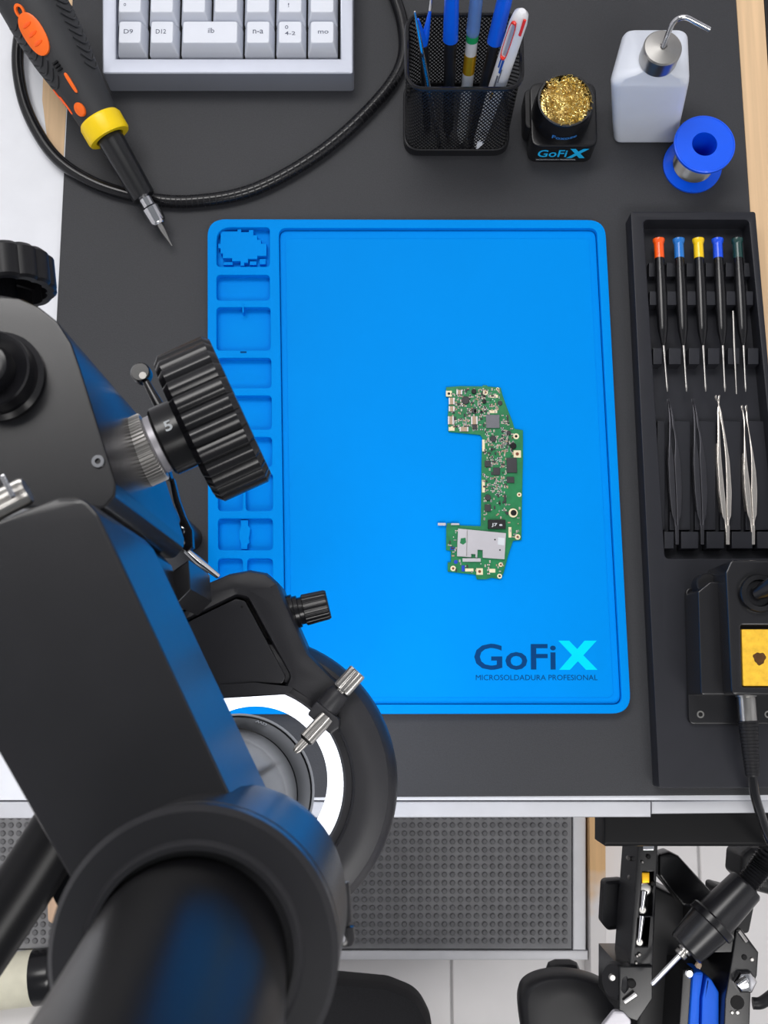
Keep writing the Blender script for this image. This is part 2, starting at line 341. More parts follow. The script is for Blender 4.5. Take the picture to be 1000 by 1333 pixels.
for a in ((584.5, 512.5, 4), (632, 511, 3.6), (672, 568, 4), (673.5, 591, 5), (590, 740, 3.6), (624.5, 744, 4.3), (650.5, 750, 3.2), (652, 735, 3), (676, 644, 3), (674, 699, 3.6), (589, 557.5, 3), (648, 506.5, 2.2)): ring_pad(*a, sq=a[0] in (584.5, 673.5, 624.5))
for (x, y, w, h) in ((643, 516, 11, 4), (642, 536, 11, 4), (588, 558.5, 8, 5), (611, 742, 11, 4), (641, 743, 8, 5), (664, 693, 4, 14), (629.5, 633, 4, 17), (629.5, 580, 3.5, 16)): chip('contact_strip', x - w / 2, y - h / 2, x + w / 2, y + h / 2, .0003, 'copper_pad', .0001)
c0 = [(596.5, 688), (659, 694), (657, 728), (595, 724)]
notch = [(596.5, 688), (659, 694), (657, 728), (628.5, 726), (628.5, 716), (622, 715.5), (621.5, 725.8), (619, 725.5), (619, 721.5), (613.5, 721), (613.5, 725.2), (595, 724)]
b = B(); prism(b, PL(notch, BZ + .0016), BZ, BZ + .0016, .0002); sh = part('shield_can', b, 'shield', pcb)
b = B(); prism(b, PL([(608, 690), (608.8, 690), (608, 724), (607.2, 724)], BZ + .0017), BZ + .0016, BZ + .0018); part('shield_seam', b, 'steel', sh)
b = B(); prism(b, PL([(648.5, 699.5), (657, 700.5), (656.5, 710), (648, 709)], BZ + .0016), BZ + .0016, BZ + .0018); part('sticker', b, 'white_print', sh)
b = B(); prism(b, PL([(600, 701), (606, 700), (607, 706), (603, 709), (599, 707)], BZ + .0016), BZ + .0016, BZ + .00175); part('sticker', b, 'pcb_green', sh)
for u, v in ((644.5, 702.5), (651, 716)):
    q = P(u, v, BZ + .0016); b = B(); lathe(b, q, (0, 0, 1), [(.0005, 0), (.0005, .0001)], 10); part('vent_hole', b, 'hole_black', sh)
chip('connector', 602, 727, 626, 731.5, .0012, 'shield'); chip('antenna_clip', 570, 681, 580.5, 684.5, .0012, 'shield'); chip('antenna_clip', 587, 681.5, 598, 684, .0014, 'shield')
rd('test_point', 593.5, 731.5, 2.6, .0003, 'blue_pad'); chip('test_point', 601, 736, 605, 744, .0003, 'blue_pad'); chip('test_point', 586, 712, 592, 716, .0003, 'blue_pad')
b = B(); text(b, 'J7 e', P(640, 686, BZ + .00225), P(654, 686, BZ) - P(640, 686, BZ), P(640, 681, BZ) - P(640, 686, BZ), .0001, .02); part('chip_marking', b, 'white_print', pcb)
def inside(x, y, poly):
    c = False
    for i in range(len(poly)):
        (xa, ya), (xb, yb) = poly[i - 1], poly[i]
        if (ya > y) != (yb > y) and x < (xb - xa) * (y - ya) / (yb - ya) + xa: c = not c
    return c
taken = [(596, 688, 659, 729), (632, 539, 651, 559), (659, 595, 674, 617), (641, 608, 652, 620), (634, 676, 659, 690)]
small = {'solder': B(), 'chip': B(), 'component_tan': B()}
def speck(x, y, w, h, hh, m):
    c = P(x, y, BZ); k = PX(BZ); rbox(small[m], (c.x, c.y, BZ + hh / 2), (w * k, h * k, hh))
for (x0, y0, x1, y1, n) in ((588, 506, 632, 560, 210), (622, 506, 652, 540, 70), (628, 560, 662, 640, 230), (652, 540, 668, 600, 80), (630, 640, 660, 676, 40), (660, 630, 679, 700, 14), (583, 690, 596, 730, 22), (590, 730, 655, 752, 24)):
    for _ in range(n):
        x, y = random.uniform(x0, x1), random.uniform(y0, y1)
        if not all(inside(x + dx, y + dy, ol) for dx in (-2.5, 2.5) for dy in (-2.5, 2.5)) or any(a < x < c and bb < y < d for a, bb, c, d in taken): continue
        w, h = random.choice([(2.6, 1.3), (1.3, 2.6), (3.4, 1.7), (1.7, 3.4), (1.2, 1.2)]); r = random.random()
        if r < .72:
            speck(x, y, w, h, .0004, 'solder')
            if w != h: speck(x, y, w * .5, h * .9, .0005, 'chip' if random.random() < .4 else 'component_tan')
        elif r < .86: speck(x, y, w, h, .0005, 'component_tan')
        else: speck(x, y, w * 1.2, h * 1.2, .0006, 'chip')
for k, b in small.items(): part({'solder': 'solder_joints', 'chip': 'tiny_resistors', 'component_tan': 'tiny_capacitors'}[k], b, k, pcb, kind='stuff')

# ================================================================== KEYBOARD
kb = thing('keyboard', 'silver aluminium keyboard with white keycaps at the top of the desk mat', 'keyboard', P(300, 20, 0))
KZ = .022
b = B(); prism(b, rnd(PL([(133, -70), (460, -70), (460, 96), (133, 96)], KZ), .002), .0, KZ, .0012, [PL([(151.5, -51), (443, -51), (443, 76), (151.5, 76)], KZ)]); part('case', b, 'aluminium', kb)
b = B(); prism(b, PL([(150, -55), (445, -55), (445, 78), (150, 78)], KZ), .004, .013); part('switch_plate', b, 'hole_black', kb)
def key(x0, x1, y0, y1, leg):
    k = PX(.018); A, C = P(x0 + .8, y1 - .8, .0175), P(x1 - .8, y0 + .8, .0175); cx, cy = (A.x + C.x) / 2, (A.y + C.y) / 2; w, h = C.x - A.x, C.y - A.y; b = B(); rings = []
    for iw, ih, oy, z in ((0, 0, 0, .0135), (0, 0, 0, .0175), (.0042, .0046, .0012, .0262), (.0048, .0052, .0012, .0270), (.0056, .006, .0012, .0272)):
        rings.append([Vector((p.x, p.y, z)) for p in rnd([(cx - w / 2 + iw / 2, cy - h / 2 + ih / 2 + oy), (cx + w / 2 - iw / 2, cy - h / 2 + ih / 2 + oy), (cx + w / 2 - iw / 2, cy + h / 2 - ih / 2 + oy), (cx - w / 2 + iw / 2, cy + h / 2 - ih / 2 + oy)], .0012 if z < .018 else .0016, 3)])
    loft(b, rings); o = part('keycap', b, 'keycap', kb, angle=50)
    for j, (s, fx, fy, fw, fh) in enumerate(leg):
        W, H = w - .0056, h - .006; b = B(); text(b, s, (cx - W / 2 + fx * W, cy + .0012 - H / 2 + fy * H, .0272), (fw * W, 0, 0), (0, fh * H, 0), .00008, .01); part('key_legend', b, 'legend', o)
L1 = [[('EL-', .2, .62, .45, .2), ('o', .2, .25, .12, .15)], [('17', .2, .6, .3, .3)], [('U', .15, .6, .3, .3)], [('x', .25, .6, .28, .3)], [('x', .25, .6, .3, .3)], [('g', .3, .65, .2, .25), ('!', .4, .2, .06, .2)], [('En', .3, .6, .35, .25)]]
for i in range(7): key(153 + 41.2 * i, 193.5 + 41.2 * i, -4.5, 35, L1[i])
for i in range(7): key(153 + 41.2 * i, 193.5 + 41.2 * i, -45, -5.5, [])
row = [(0, 1, [('D9', .2, .42, .45, .22)]), (1, 1, [('D12', .2, .42, .5, .22)]), (2, 2, [('ilb', .46, .45, .12, .25)]), (4, 1, [('n-a', .25, .42, .5, .2)]), (5, 1, [('o', .25, .65, .16, .18), ('4-2', .25, .35, .5, .18)]), (6, 1, [('mo', .3, .42, .5, .15)])]
for c, n, lg in row: key(153 + 41.2 * c, 153 + 41.2 * (c + n) - .7, 35.8, 74.6, lg)

# ================================================================== POWER CABLE
b = B(); cp = [(70, -60, .004), (42, -10, .005), (26, 45, .005), (24, 95, .0045), (38, 150, .0042), (72, 204, .0042), (122, 238, .0042), (185, 257, .0042), (250, 262, .0042), (330, 247, .0042), (415, 200, .0042), (485, 138, .0042), (522, 85, .0042), (524, 30, .0042), (500, -40, .0042)]
tube(b, smooth_path([P(u, v, z) for u, v, z in cp], 10), .0040, 14)
cb = part('power_cable', b, 'black_gloss', loc=P(250, 262, 0)); cb['label'] = 'thick glossy black cable looping across the desk below the keyboard'; cb['category'] = 'cable'
b = B(); pp = smooth_path([P(u, v, z) for u, v, z in cp], 10)
for a in range(74, 118): tube(b, [pp[a], pp[a] + (pp[a + 1] - pp[a]) * .25], .00407, 14)
part('cable_rib', b, 'black_plastic', cb, kind='stuff')

# ================================================================== ORANGE HANDPIECE
hp = thing('soldering_handpiece', 'black and orange soldering handpiece with yellow collar and pointed silver tip', 'soldering iron', P(120, 150, 0))
def ax(pts): return [P(u, v, z) for u, v, z in pts]
A0, A1 = P(224, 320, .008), P(25, -26, .050); hd = (A0 - A1).normalized(); HL = (A0 - A1).length
def along(u, v):                                     # distance along the axis nearest to the pixel
    best = min(range(400), key=lambda i: (lambda q: (q[0] - u) ** 2 + (q[1] - v) ** 2)(project(A1 + hd * HL * i / 400))); return HL * best / 400
def project(p):
    d = p - Vector((0, 0, D)); y = d.y * CT + d.z * ST; z = -d.y * ST + d.z * CT; return (CX + F * d.x / -z, CY - F * y / -z)
hu, hv, hw = frame(hd)
side = hd.cross(Vector((0, 0, 1))).normalized(); up = side.cross(hd).normalized()
def hlathe(name, secs, m, n=40, rf=None, parent=None):
    b = B(); rings = []
    for s, rw, rh in secs: rings.append([A1 + hd * s + side * math.cos(2 * math.pi * i / n) * rw + up * math.sin(2 * math.pi * i / n) * rh for i in range(n)])
    loft(b, rings); return part(name, b, m, parent or hp, angle=40)
sR = along(134, 170); sB = along(190, 256)
k = .00044
HRAD = [(0, 43), (.1, 46), (.3, 46), (.5, 42), (.66, 36), (.8, 31.5), (.95, 29), (1.2, 29)]
hb = hlathe('handle', [(sR * t, w * k, w * k * .95) for t, w in HRAD[:-1]], 'dark_rubber')
hlathe('collar', [(sR * .93, 29 * k, 29 * k), (sR * .95, 31.5 * k, 31.5 * k), (sR * 1.045, 31.5 * k, 31.5 * k), (sR * 1.06, 30 * k, 30 * k), (sR * 1.06, 21 * k, 21 * k), (sR * 1.0, 19 * k, 19 * k)], 'yellow')
hlathe('barrel', [(sR * .96, 19 * k, 19 * k), (sR * 1.1, 19 * k, 19 * k), (sB * .995, 17 * k, 17 * k), (sB, 16 * k, 16 * k)], 'anodised_black')
s1, s2, s3 = along(197, 268), along(207, 290), HL
hlathe('ferrule', [(sB - .002, 9 * k, 9 * k), (s1, 9 * k, 9 * k)], 'chrome'); hlathe('tip_nut', [(s1, 10.5 * k, 10.5 * k), (s1 + .001, 12.5 * k, 12.5 * k), (s2 - .001, 12 * k, 12 * k), (s2 + .001, 9 * k, 9 * k)], 'chrome', 12)
hlathe('tip', [(s2, 4.2 * k, 4.2 * k), (s2 + (s3 - s2) * .35, 4 * k, 4 * k), (s3 - .0006, .8 * k, .8 * k), (s3, .2 * k, .2 * k)], 'steel')
def surf(s, a, off=0):                               # point on the handle's surface: s along, a angle from straight up
    t = s / sR; rr = HRAD
    for (t0, r0), (t1, r1) in zip(rr, rr[1:]):
        if t0 <= t <= t1: r = r0 + (r1 - r0) * (t - t0) / (t1 - t0); break
    else: r = 28
    return A1 + hd * s + (side * math.sin(a) + up * math.cos(a)) * (r * k + off)
def oval(name, sc, ac, ls, la, m, off=.0006, square=1.0, hole=0):
    b = B(); n = 28; rings = []
    fs = ((1, -.001), (1, off * .7), (.9, off), (.5, off * 1.1), (.02, off * 1.15)) if not hole else ((1, -.001), (1, off), (hole, off), (hole, -.001))
    for f, o in fs:
        rg = []
        for i in range(n):
            t = 2 * math.pi * i / n; cx_, sx_ = math.cos(t), math.sin(t)
            cx_ = math.copysign(abs(cx_) ** square, cx_); sx_ = math.copysign(abs(sx_) ** square, sx_)
            rg.append(surf(sc + ls * f * cx_, ac + la * f * sx_, o))
        rings.append(rg)
    loft(b, rings); return part(name, b, m, hp)
aT = -.55
def hand_at(u, v):                                   # s and angle on the handle under a pixel
    best = None
    for i in range(0, 60):
        for j in range(-14, 15):
            q = project(surf(sR * i / 60, j * .1)); d = (q[0] - u) ** 2 + (q[1] - v) ** 2
            if best is None or d < best[0]: best = (d, sR * i / 60, j * .1)
    return best[1], best[2]
s_, a_ = hand_at(45, 46); oval('grip_button', s_, a_, .0135, .36, 'orange', .0012, .9)
for q in (-.006, .0, .006):
    oval('button_mark', s_ + q, a_, .0012, .16, 'cap_orange', .0017)
s_, a_ = hand_at(25, 13); oval('ring_mark', s_, a_, .0046, .15, 'orange', .0008, 1, .6)
s_, a_ = hand_at(93, 106); oval('indicator_bar', s_, a_, .0065, .07, 'orange', .0008, .6)
s_, a_ = hand_at(106, 143); oval('round_button', s_, a_, .0044, .24, 'orange', .0016)
s_, a_ = hand_at(83, 132)
for q, (ls, la) in enumerate(((.004, .05), (.003, .10), (.005, .04))): oval('side_emblem', s_ + .005 * (q - 1), a_ - .06 * q, ls, la, 'cap_orange', .0006, .6)
s_, a_ = hand_at(74, 87)
for q in range(3): oval('slider_rib', s_ + .0022 * (q - 1), a_, .0007, .12, 'black_gloss', .0009, .5)
for sd in (1, -1):                                   # wavy rubber ribs on both flanks
    for q in range(9):
        s0 = sR * (.28 + .05 * q); b = B()
        tube(b, smooth_path([surf(s0 - .004 + .0045 * math.sin(t * 3.1), sd * (.62 + .75 * t) , .0001) for t in (0, .25, .5, .75, 1)], 4), .0006, 6); part('grip_rib', b, 'dark_rubber', hp)

# ================================================================== PEN CUP
pc = thing('pen_cup', 'black wire mesh pen cup with rounded corners', 'pen cup', P(598, 165, 0))
CH = .082; ra, rb = P(530, 116, CH), P(678, 19, CH); x0, x1, y0, y1 = ra.x, rb.x, ra.y, rb.y
def loop(ins, r, n=8): return rnd([(x0 + ins, y0 + ins), (x1 - ins, y0 + ins), (x1 - ins, y1 - ins), (x0 + ins, y1 - ins)], r, n)
b = B(); l = [Vector((p.x, p.y, CH)) for p in loop(0, .011, 10)]
def ring_tube(b, l, r, n=8, sz=1.0):
    rings = []; N = len(l)
    for i in range(N):
        t = (l[(i + 1) % N] - l[i - 1]).normalized(); o = t.cross(Vector((0, 0, 1)))
        rings.append([l[i] + (o * math.cos(2 * math.pi * q / n) + Vector((0, 0, sz)) * math.sin(2 * math.pi * q / n)) * r for q in range(n)])
    rings.append(rings[0]); vs = [[b.verts.new(p) for p in r_] for r_ in rings[:-1]]; vs.append(vs[0])
    for a, c in zip(vs, vs[1:]):
        for q in range(n): b.faces.new((a[q], a[(q + 1) % n], c[(q + 1) % n], c[q]))
ring_tube(b, l, .0014); part('rim', b, 'black_gloss', pc)
b = B(); prism(b, loop(-.0008, .011), 0, .008, .001, [loop(.0012, .010)]); part('base_band', b, 'black_plastic', pc)
b = B(); prism(b, loop(.0012, .010), .001, .002); part('bottom', b, 'black_plastic', pc)
lp = loop(.0004, .011, 10); per = [0]
for i in range(len(lp)): per.append(per[-1] + (lp[(i + 1) % len(lp)] - lp[i]).length)
def atp(s):
    s %= per[-1]
    for i in range(len(lp)):
        if s <= per[i + 1]:
            t = (s - per[i]) / max(1e-9, per[i + 1] - per[i]); p = lp[i].lerp(lp[(i + 1) % len(lp)], t); d = lp[(i + 1) % len(lp)] - lp[i]; return p, Vector((d.y, -d.x)).normalized()
b = B(); PN = int(per[-1] / .0025); pit = per[-1] / PN; NS = 24; zt = [.007 + (CH - .007) * i / NS for i in range(NS + 1)]
for sg in (1, -1):
    for q in range(PN):
        prev = None
        for i, z in enumerate(zt):
            p, o = atp(q * pit + sg * (z - .007) * .62 + 1.0); wd = .00055; p2, _ = atp(q * pit + sg * (z - .007) * .62 + wd * 2 + 1.0); n_ = Vector((o.x, o.y, 0)) * (.0001 * sg)
            cur = (b.verts.new(Vector((p.x, p.y, z)) + n_), b.verts.new(Vector((p2.x, p2.y, z)) + n_))
            if prev: b.faces.new((prev[0], prev[1], cur[1], cur[0]))
            prev = cur
part('wire_mesh', b, 'black_gloss', pc)

# pens standing in the cup: bottom pixel, top pixel, top height
def pen(name, label, bt, tp, zt, secs, cat='pen'):
    a, c = P(bt[0], bt[1], .0045), P(tp[0], tp[1], zt); d = (c - a); L = d.length; d.normalize()
    t = thing(name, label, cat, a)
    for nm, m, prof in secs:
        b = B(); lathe(b, a, d, [(r, h * L) for r, h in prof], 20); part(nm, b, m, t)
    return t, a, d, L
pen('ballpoint_pen', 'blue capped black pen standing upright in the left half of the cup', (583, 178), (589, -30), .13, [('barrel', 'black_plastic', [(.001, 0), (.0032, .07), (.0036, .66)]), ('cap', 'pen_blue', [(.0034, .64), (.0045, .65), (.0044, .70), (.0040, 1), (.002, 1.01)])])
pen('gel_pen', 'clear pen with translucent blue cap in the middle of the cup', (600, 186), (624, -35), .13, [('barrel', 'pen_clear_low', [(.001, 0), (.0035, .08), (.0035, .70)]), ('cap', 'pen_clear', [(.0036, .68), (.0040, .70), (.0036, .95), (.002, 1)]), ('refill', 'pen_blue', [(.0012, .6), (.0014, .98)]), ('gold_band', 'gold', [(.00355, .46), (.0036, .47), (.0036, .56), (.00355, .57)]), ('green_mark', 'pen_green', [(.00355, .645), (.0036, .65), (.0036, .68), (.00355, .685)])])
pen('ballpoint_pen', 'blue capped black pen leaning right between clear pen and white pen', (612, 192), (664, -30), .13, [('barrel', 'black_plastic', [(.001, 0), (.0030, .07), (.0032, .71)]), ('cap', 'pen_blue', [(.0034, .65), (.0046, .66), (.0045, .71), (.0042, 1), (.002, 1.01)])])
wp, a, d, L = pen('ballpoint_pen', 'white pen with red clip leaning in the right corner of the cup', (620, 195), (680, 14), .122, [('barrel', 'pen_white', [(.001, 0), (.0036, .08), (.0050, .5), (.0050, .93), (.0042, .98), (.002, 1)])])
su = d.cross(Vector((0, 0, 1))).normalized(); fu = su.cross(d).normalized()
if fu.z < 0: fu = -fu
def strip(name, h0, h1, w, m, off=.0052, th=.0008, sh=0):
    b = B(); rot = Matrix((su, d, fu)).transposed(); rbox(b, a + d * (L * (h0 + h1) / 2) + fu * off + su * sh, (w, L * (h1 - h0), th), th * .3, rot); return part(name, b, m, wp)
b = B(); cl = []
for i in range(20):
    t = 2 * math.pi * i / 20; cl.append(a + d * (L * .845) + fu * .0056 + su * (math.copysign(abs(math.cos(t)) ** .5, math.cos(t)) * .0020 - .0004) + d * (math.copysign(abs(math.sin(t)) ** .6, math.sin(t)) * L * .115))
ring_tube(b, cl, .0011); part('clip', b, 'pen_red', wp)
strip('clip_slot', .75, .95, .0020, 'shield', .0050); strip('top_clip', .89, .99, .0016, 'pen_red', .0030, .0012, .0042)
strip('print', .63, .72, .0013, 'ink_blue', .0051, .0004, .0004); strip('print', .66, .73, .0009, 'ink_blue', .0051, .0004, -.0012); strip('print', .52, .61, .001, 'chip_grey', .0051, .0004); strip('print', .44, .52, .0014, 'gold', .0050, .0004); strip('print', .57, .66, .0006, 'chip_grey', .0051, .0004, .0013)
pen('probe', 'thin steel probe leaning at the left side of the cup', (572, 192), (540, 15), .128, [('shaft', 'chrome', [(.0016, 0), (.0017, .55), (.0012, .8), (.0005, 1)])], 'probe')
bt_, tz = (556, 165), .098; t = thing('blue_tweezers', 'tweezers with blue dipped prongs in the back left corner of the cup', 'tweezers', P(556, 172, .004))
for (u, v) in ((544, 25), (560, 14)):
    b = B(); q0, q1 = P(552, 58, .078), P(u, v, tz); tube(b, [q0, q0.lerp(q1, .3), q0.lerp(q1, .8), q1], [.0022, .0022, .0012, .0008], 12); part('blue_prong', b, 'pen_blue', t)
    if v == 14: b = B(); tube(b, [q1, P(563, -12, tz + .008)], [.0008, .0007], 8); part('tip', b, 'chrome', t)
b = B(); tube(b, [P(556, 165, .004), P(552, 58, .078)], [.0022, .0028], 12); part('grip', b, 'black_plastic', t)

# ================================================================== BRASS WOOL TIP CLEANER
bw = thing('tip_cleaner', 'black tip cleaner pot filled with golden brass wool', 'tip cleaner', P(727, 170, 0))
a, c = P(686, 212, 0), P(768, 130, 0); BH = .022
def rr(x0, y0, x1, y1, r): return rnd([(x0, y0), (x1, y0), (x1, y1), (x0, y1)], r, 6)
b = B(); prism(b, rr(a.x, a.y, c.x, c.y, .007), 0, BH, .0012); part('base', b, 'black_gloss', bw)
b = B(); prism(b, rr(a.x - .003, a.y + .014, a.x + .01, c.y - .002, .005), 0, BH - .004, .0012); part('side_lug', b, 'black_plastic', bw)
cc = Vector(((a.x + c.x) / 2 - .0018, (a.y + c.y) / 2 - .0005, BH)); CR = .0178; tilt = Vector((0, -.05, 1)).normalized()
b = B(); u, v, w = frame(tilt); lathe(b, cc, tilt, [(.0186, -.001), (.0186, .008), (CR, .019), (CR - .0006, .0205), (CR - .0018, .0205), (CR - .0022, .012), (.001, .011)], 48); part('cup', b, 'black_satin', bw)
b = B(); random.seed(3)
for i in range(330):
    ang, rad = random.uniform(0, 6.283), (CR - .0025) * math.sqrt(random.random()); ctr = cc + u * (rad * math.cos(ang)) + v * (rad * math.sin(ang)) + w * (.0195 + .0035 * (1 - (rad / CR) ** 2) + random.uniform(-.003, .001))
    dr_ = (Vector((random.gauss(0, 1), random.gauss(0, 1), random.gauss(0, .8)))).normalized(); e1, e2, e3 = frame(dr_); cr = random.uniform(.0007, .0014); ph = random.uniform(0, 6); n = random.randint(7, 12)
    tube(b, [ctr + (e1 * math.cos(ph + j * .9) + e2 * math.sin(ph + j * .9)) * cr + e3 * (j - n / 2) * .00042 for j in range(n)], .00024, 4)
lathe(b, cc, tilt, [(CR - .003, .0115), (CR - .003, .016), (.004, .0185)], 24)
part('brass_wool', b, 'brass', bw, kind='stuff', label='tangled golden brass wool')
zl = .0035; q0 = Vector((0, a.y, 0)); fx = lambda px: P(px, 200, .012).x
b = B(); text(b, 'GoFi', (fx(700), a.y, .0085), (fx(738) - fx(700), 0, 0), (0, 0, .0095), .0002, .014); part('logo_lettering', b, 'cyan_print', bw)
b = B(); xA, xB = fx(738), fx(763); b.faces.new([b.verts.new((xA + (x - 727) / 51 * (xB - xA) + (872 - y) * .00003, a.y - .0003, .0072 + (872 - y) / 38 * .0125)) for x, y in XP])
bmesh.ops.solidify(b, geom=b.faces[:], thickness=.0002); part('logo_x', b, 'cyan_print', bw)
b = B(); text(b, 'MICROSOLDADURA PROFESIONAL', (fx(700), a.y, .0042), (fx(752) - fx(700), 0, 0), (0, 0, .0016), .0002, .01); part('logo_tagline', b, 'white_print', bw)
b = B(); cu_t = B(); text(cu_t, 'Foxoze', (0, 0, 0), (1, 0, 0), (0, 1, 0), 0, .02)
for v_ in cu_t.verts:
    an = (v_.co.x - .5) * .85 + .05; hh = .0045 + v_.co.y * .0042; r_ = .0189 if hh < .008 else .0189 - (hh - .008) * .09; v_.co = cc + Vector((math.sin(an) * r_, -math.cos(an) * r_, 0)) + tilt * hh
part('cup_lettering', cu_t, 'blue_print', bw); b.free()

# ================================================================== DISPENSER BOTTLE
db = thing('dispenser_bottle', 'frosted white square bottle with steel cap and bent spout', 'bottle', P(838, 155, 0))
b = B(); secs = []
def brect(xl, xr, yf, yb, z, r): p0, p1 = P(xl, yf, z), P(xr, yb, z); return [Vector((p.x, p.y, z)) for p in rnd([(p0.x, p0.y), (p1.x, p0.y), (p1.x, p1.y), (p0.x, p1.y)], r, 6)]
base = brect(798, 879, 187, 128, 0.0, .005); tq = [P(792, 114, .062), P(898, 114, .062), P(895, 42, .062), P(812, 42, .062)]; top = [Vector((p.x, p.y, .062)) for p in rnd(tq, .006, 6)]
def sc(l, f, z): c = sum(l, Vector()) / len(l); return [Vector((c.x + (p.x - c.x) * f, c.y + (p.y - c.y) * f, z)) for p in l]
capc = P(863, 62, .086); m_ = len(base); nk = []
rings = [sc(base, .92, 0), sc(base, .98, .001), sc(base, 1, .003)] + [[p.lerp(q, t) for p, q in zip(base, top)] for t in (.3, .6, .9)] + [sc(top, 1.0, .0615), sc(top, .97, .0645), sc(top, .88, .0675)]
tc_ = sum(top, Vector()) / len(top)
for f, z in ((.55, .0705), (.34, .0725), (.34, .076)):
    rg = []
    for p in top:
        an = math.atan2(p.y - tc_.y, p.x - tc_.x); rad = .0225 * f * 1.35; cx_ = tc_.lerp(capc, min(1, (z - .0675) / .005)); rg.append(Vector((cx_.x + math.cos(an) * rad, cx_.y + math.sin(an) * rad, z)))
    rings.append(rg)
loft(b, rings); part('bottle_body', b, 'frosted_plastic', db, angle=50)
b = B(); lathe(b, (capc.x, capc.y, .073), (0, 0, 1), [(.0110, 0), (.0112, .001), (.0112, .0125), (.0104, .0135), (.0022, .0142), (.0022, .0135)], 40); part('cap', b, 'steel', db)
b = B(); sp = [Vector((capc.x, capc.y, .0865)), P(869, 46, .093), P(876, 31, .099), P(884, 24, .102), P(894, 23, .103), P(908, 30, .102), P(924, 38.5, .100)]
tube(b, smooth_path(sp, 6), .0015, 14); part('spout', b, 'chrome', db)

# ================================================================== SOLDER SPOOL
ss = thing('solder_spool', 'blue plastic spool wound with silver solder wire', 'spool', P(917, 188, .030) * 1)
q = P(917.5, 187.5, .030); ROOT[ss.name] = Vector((q.x, q.y, 0)); ss.location = (q.x, q.y, 0)
SR = 42.5 * PX(.03); b = B(); o = Vector((q.x, q.y, 0)); hr = 17.5 * PX(.03)
torus_lathe(b, o, [(hr, 0), (hr, .030), (SR - .0012, .030), (SR - .0008, .0304), (SR, .0300), (SR, .0280), (hr + .004, .0275), (hr + .004, .0025), (SR, .002), (SR, .0004), (SR - .0006, 0)], 56); part('spool_body', b, 'spool_blue', ss)
b = B(); pr = [(hr + .0041, .0028)]; n = 22
for i in range(n): z = .003 + i * (.0242 / n); pr += [(.0127, z), (.01315, z + .00055), (.0127, z + .0011)]
pr += [(hr + .0041, .0273)]; torus_lathe(b, o, pr, 48); part('solder_wire', b, 'steel', ss, angle=60)

# ================================================================== TOOL TRAY
TZ = .0160
tr = thing('tool_tray', 'dark grey plastic tool tray with slots for screwdrivers and tweezers', 'tray', P(930, 640, 0))
REC = [(838, 286), (975, 286), (1018, 727), (866, 727)]
b = B(); prism(b, rnd(PL([(821, 275), (984, 275), (1048, 1026), (858, 1026)], TZ), .002), 0, TZ, .0009, [rnd(PL(REC, TZ), .003)]); part('tray_frame', b, 'tray_plastic', tr)
b = B(); prism(b, PL([(836, 284), (977, 284), (1020, 729), (864, 729)], TZ), .0004, .0018); part('tray_floor', b, 'tray_plastic', tr)
def lx(y, f, z=TZ):                                  # pixel x at fraction f across the recess on row y
    t = (y - 286) / (727 - 286.0); return (838 + 28 * t) * (1 - f) + (975 + 43 * t) * f
def block(x0, x1, y0, y1, z, nm='rest_block', z0=.0018):
    b = B(); prism(b, PL([(x0, y0), (x1, y0), (x1, y1), (x0, y1)], z), z0, z, .0005); part(nm, b, 'tray_plastic', tr)
for xs, y0, y1, z in (([(845, 853), (868, 881), (894, 906), (919, 931), (945, 957), (969, 978)], 342, 360, .0085), ([(846, 856), (869, 882), (895, 907), (920, 933), (946, 958), (971, 981)], 379, 397, .0125), ([(850.5, 862), (871, 887), (897, 911), (922, 937), (948, 963), (974, 988)], 453, 474, .0125), ([(865, 877.5), (887, 909.5), (920, 943), (953, 980), (986, 1012)], 692, 714, .0125)):
    for x0, x1 in xs: block(x0, x1, y0, y1, z)
for x0, x1 in ((856, 866), (872, 899), (905, 932), (938, 965), (971, 1003)): block(x0, x1, 548, 690, .0065, 'slot_panel')
def screwdriver(u0, u1, u2, col, label):
    t = thing('precision_screwdriver', label, 'screwdriver', P(u0, 312, 0), 'precision screwdrivers in the tray')
    z = .0122; a, e = P(u0, 311, z), P(u1, 450, z); d = (e - a).normalized(); L = (e - a).length; tip = P(u2, 512, z); k = PX(z)
    b = B(); lathe(b, a, d, [(5 * k, -.0002), (8.2 * k, .0003), (8.2 * k, .0016), (7 * k, .0032), (6.6 * k, .0034), (6.6 * k, L * .185), (6 * k, L * .185)], 28); part('cap', b, col, t)
    b = B(); lathe(b, a - d * .0006, d, [(6.2 * k, 0), (6.4 * k, .0004), (5 * k, .0007)], 24); part('swivel_top', b, 'black_gloss', t)
    b = B(); pr = []; n = 34
    for i in range(n + 1):
        f = .186 + (.97 - .186) * i / n; w = 6.3 + 1.6 * math.sin(min(1, max(0, (f - .2) / .75)) * math.pi) - (2.6 * max(0, f - .85) / .12); pr += [(w * k, f * L), (w * k * (.95 if f > .3 else 1), (f + .008) * L)]
    pr += [(3 * k, L * .985), (2.4 * k, L)]; lathe(b, a, d, pr, 18); part('handle', b, 'black_gloss', t)
    b = B(); d2 = (tip - e).normalized(); L2 = (tip - e).length; lathe(b, e - d2 * .001, d2, [(2.1 * k, 0), (2.0 * k, L2 * .2), (1.5 * k, L2 * .3), (1.5 * k, L2 * .8), (2 * k, L2 * .9), (.8 * k, L2)], 12); part('shaft', b, 'steel', t)
screwdriver(857.5, 864, 869, 'cap_orange', 'precision screwdriver with orange cap in the tray'); screwdriver(883.5, 890, 894, 'cap_sky', 'precision screwdriver with sky blue cap between orange and yellow ones'); screwdriver(909, 915.5, 919, 'cap_yellow', 'precision screwdriver with yellow cap in the tray')
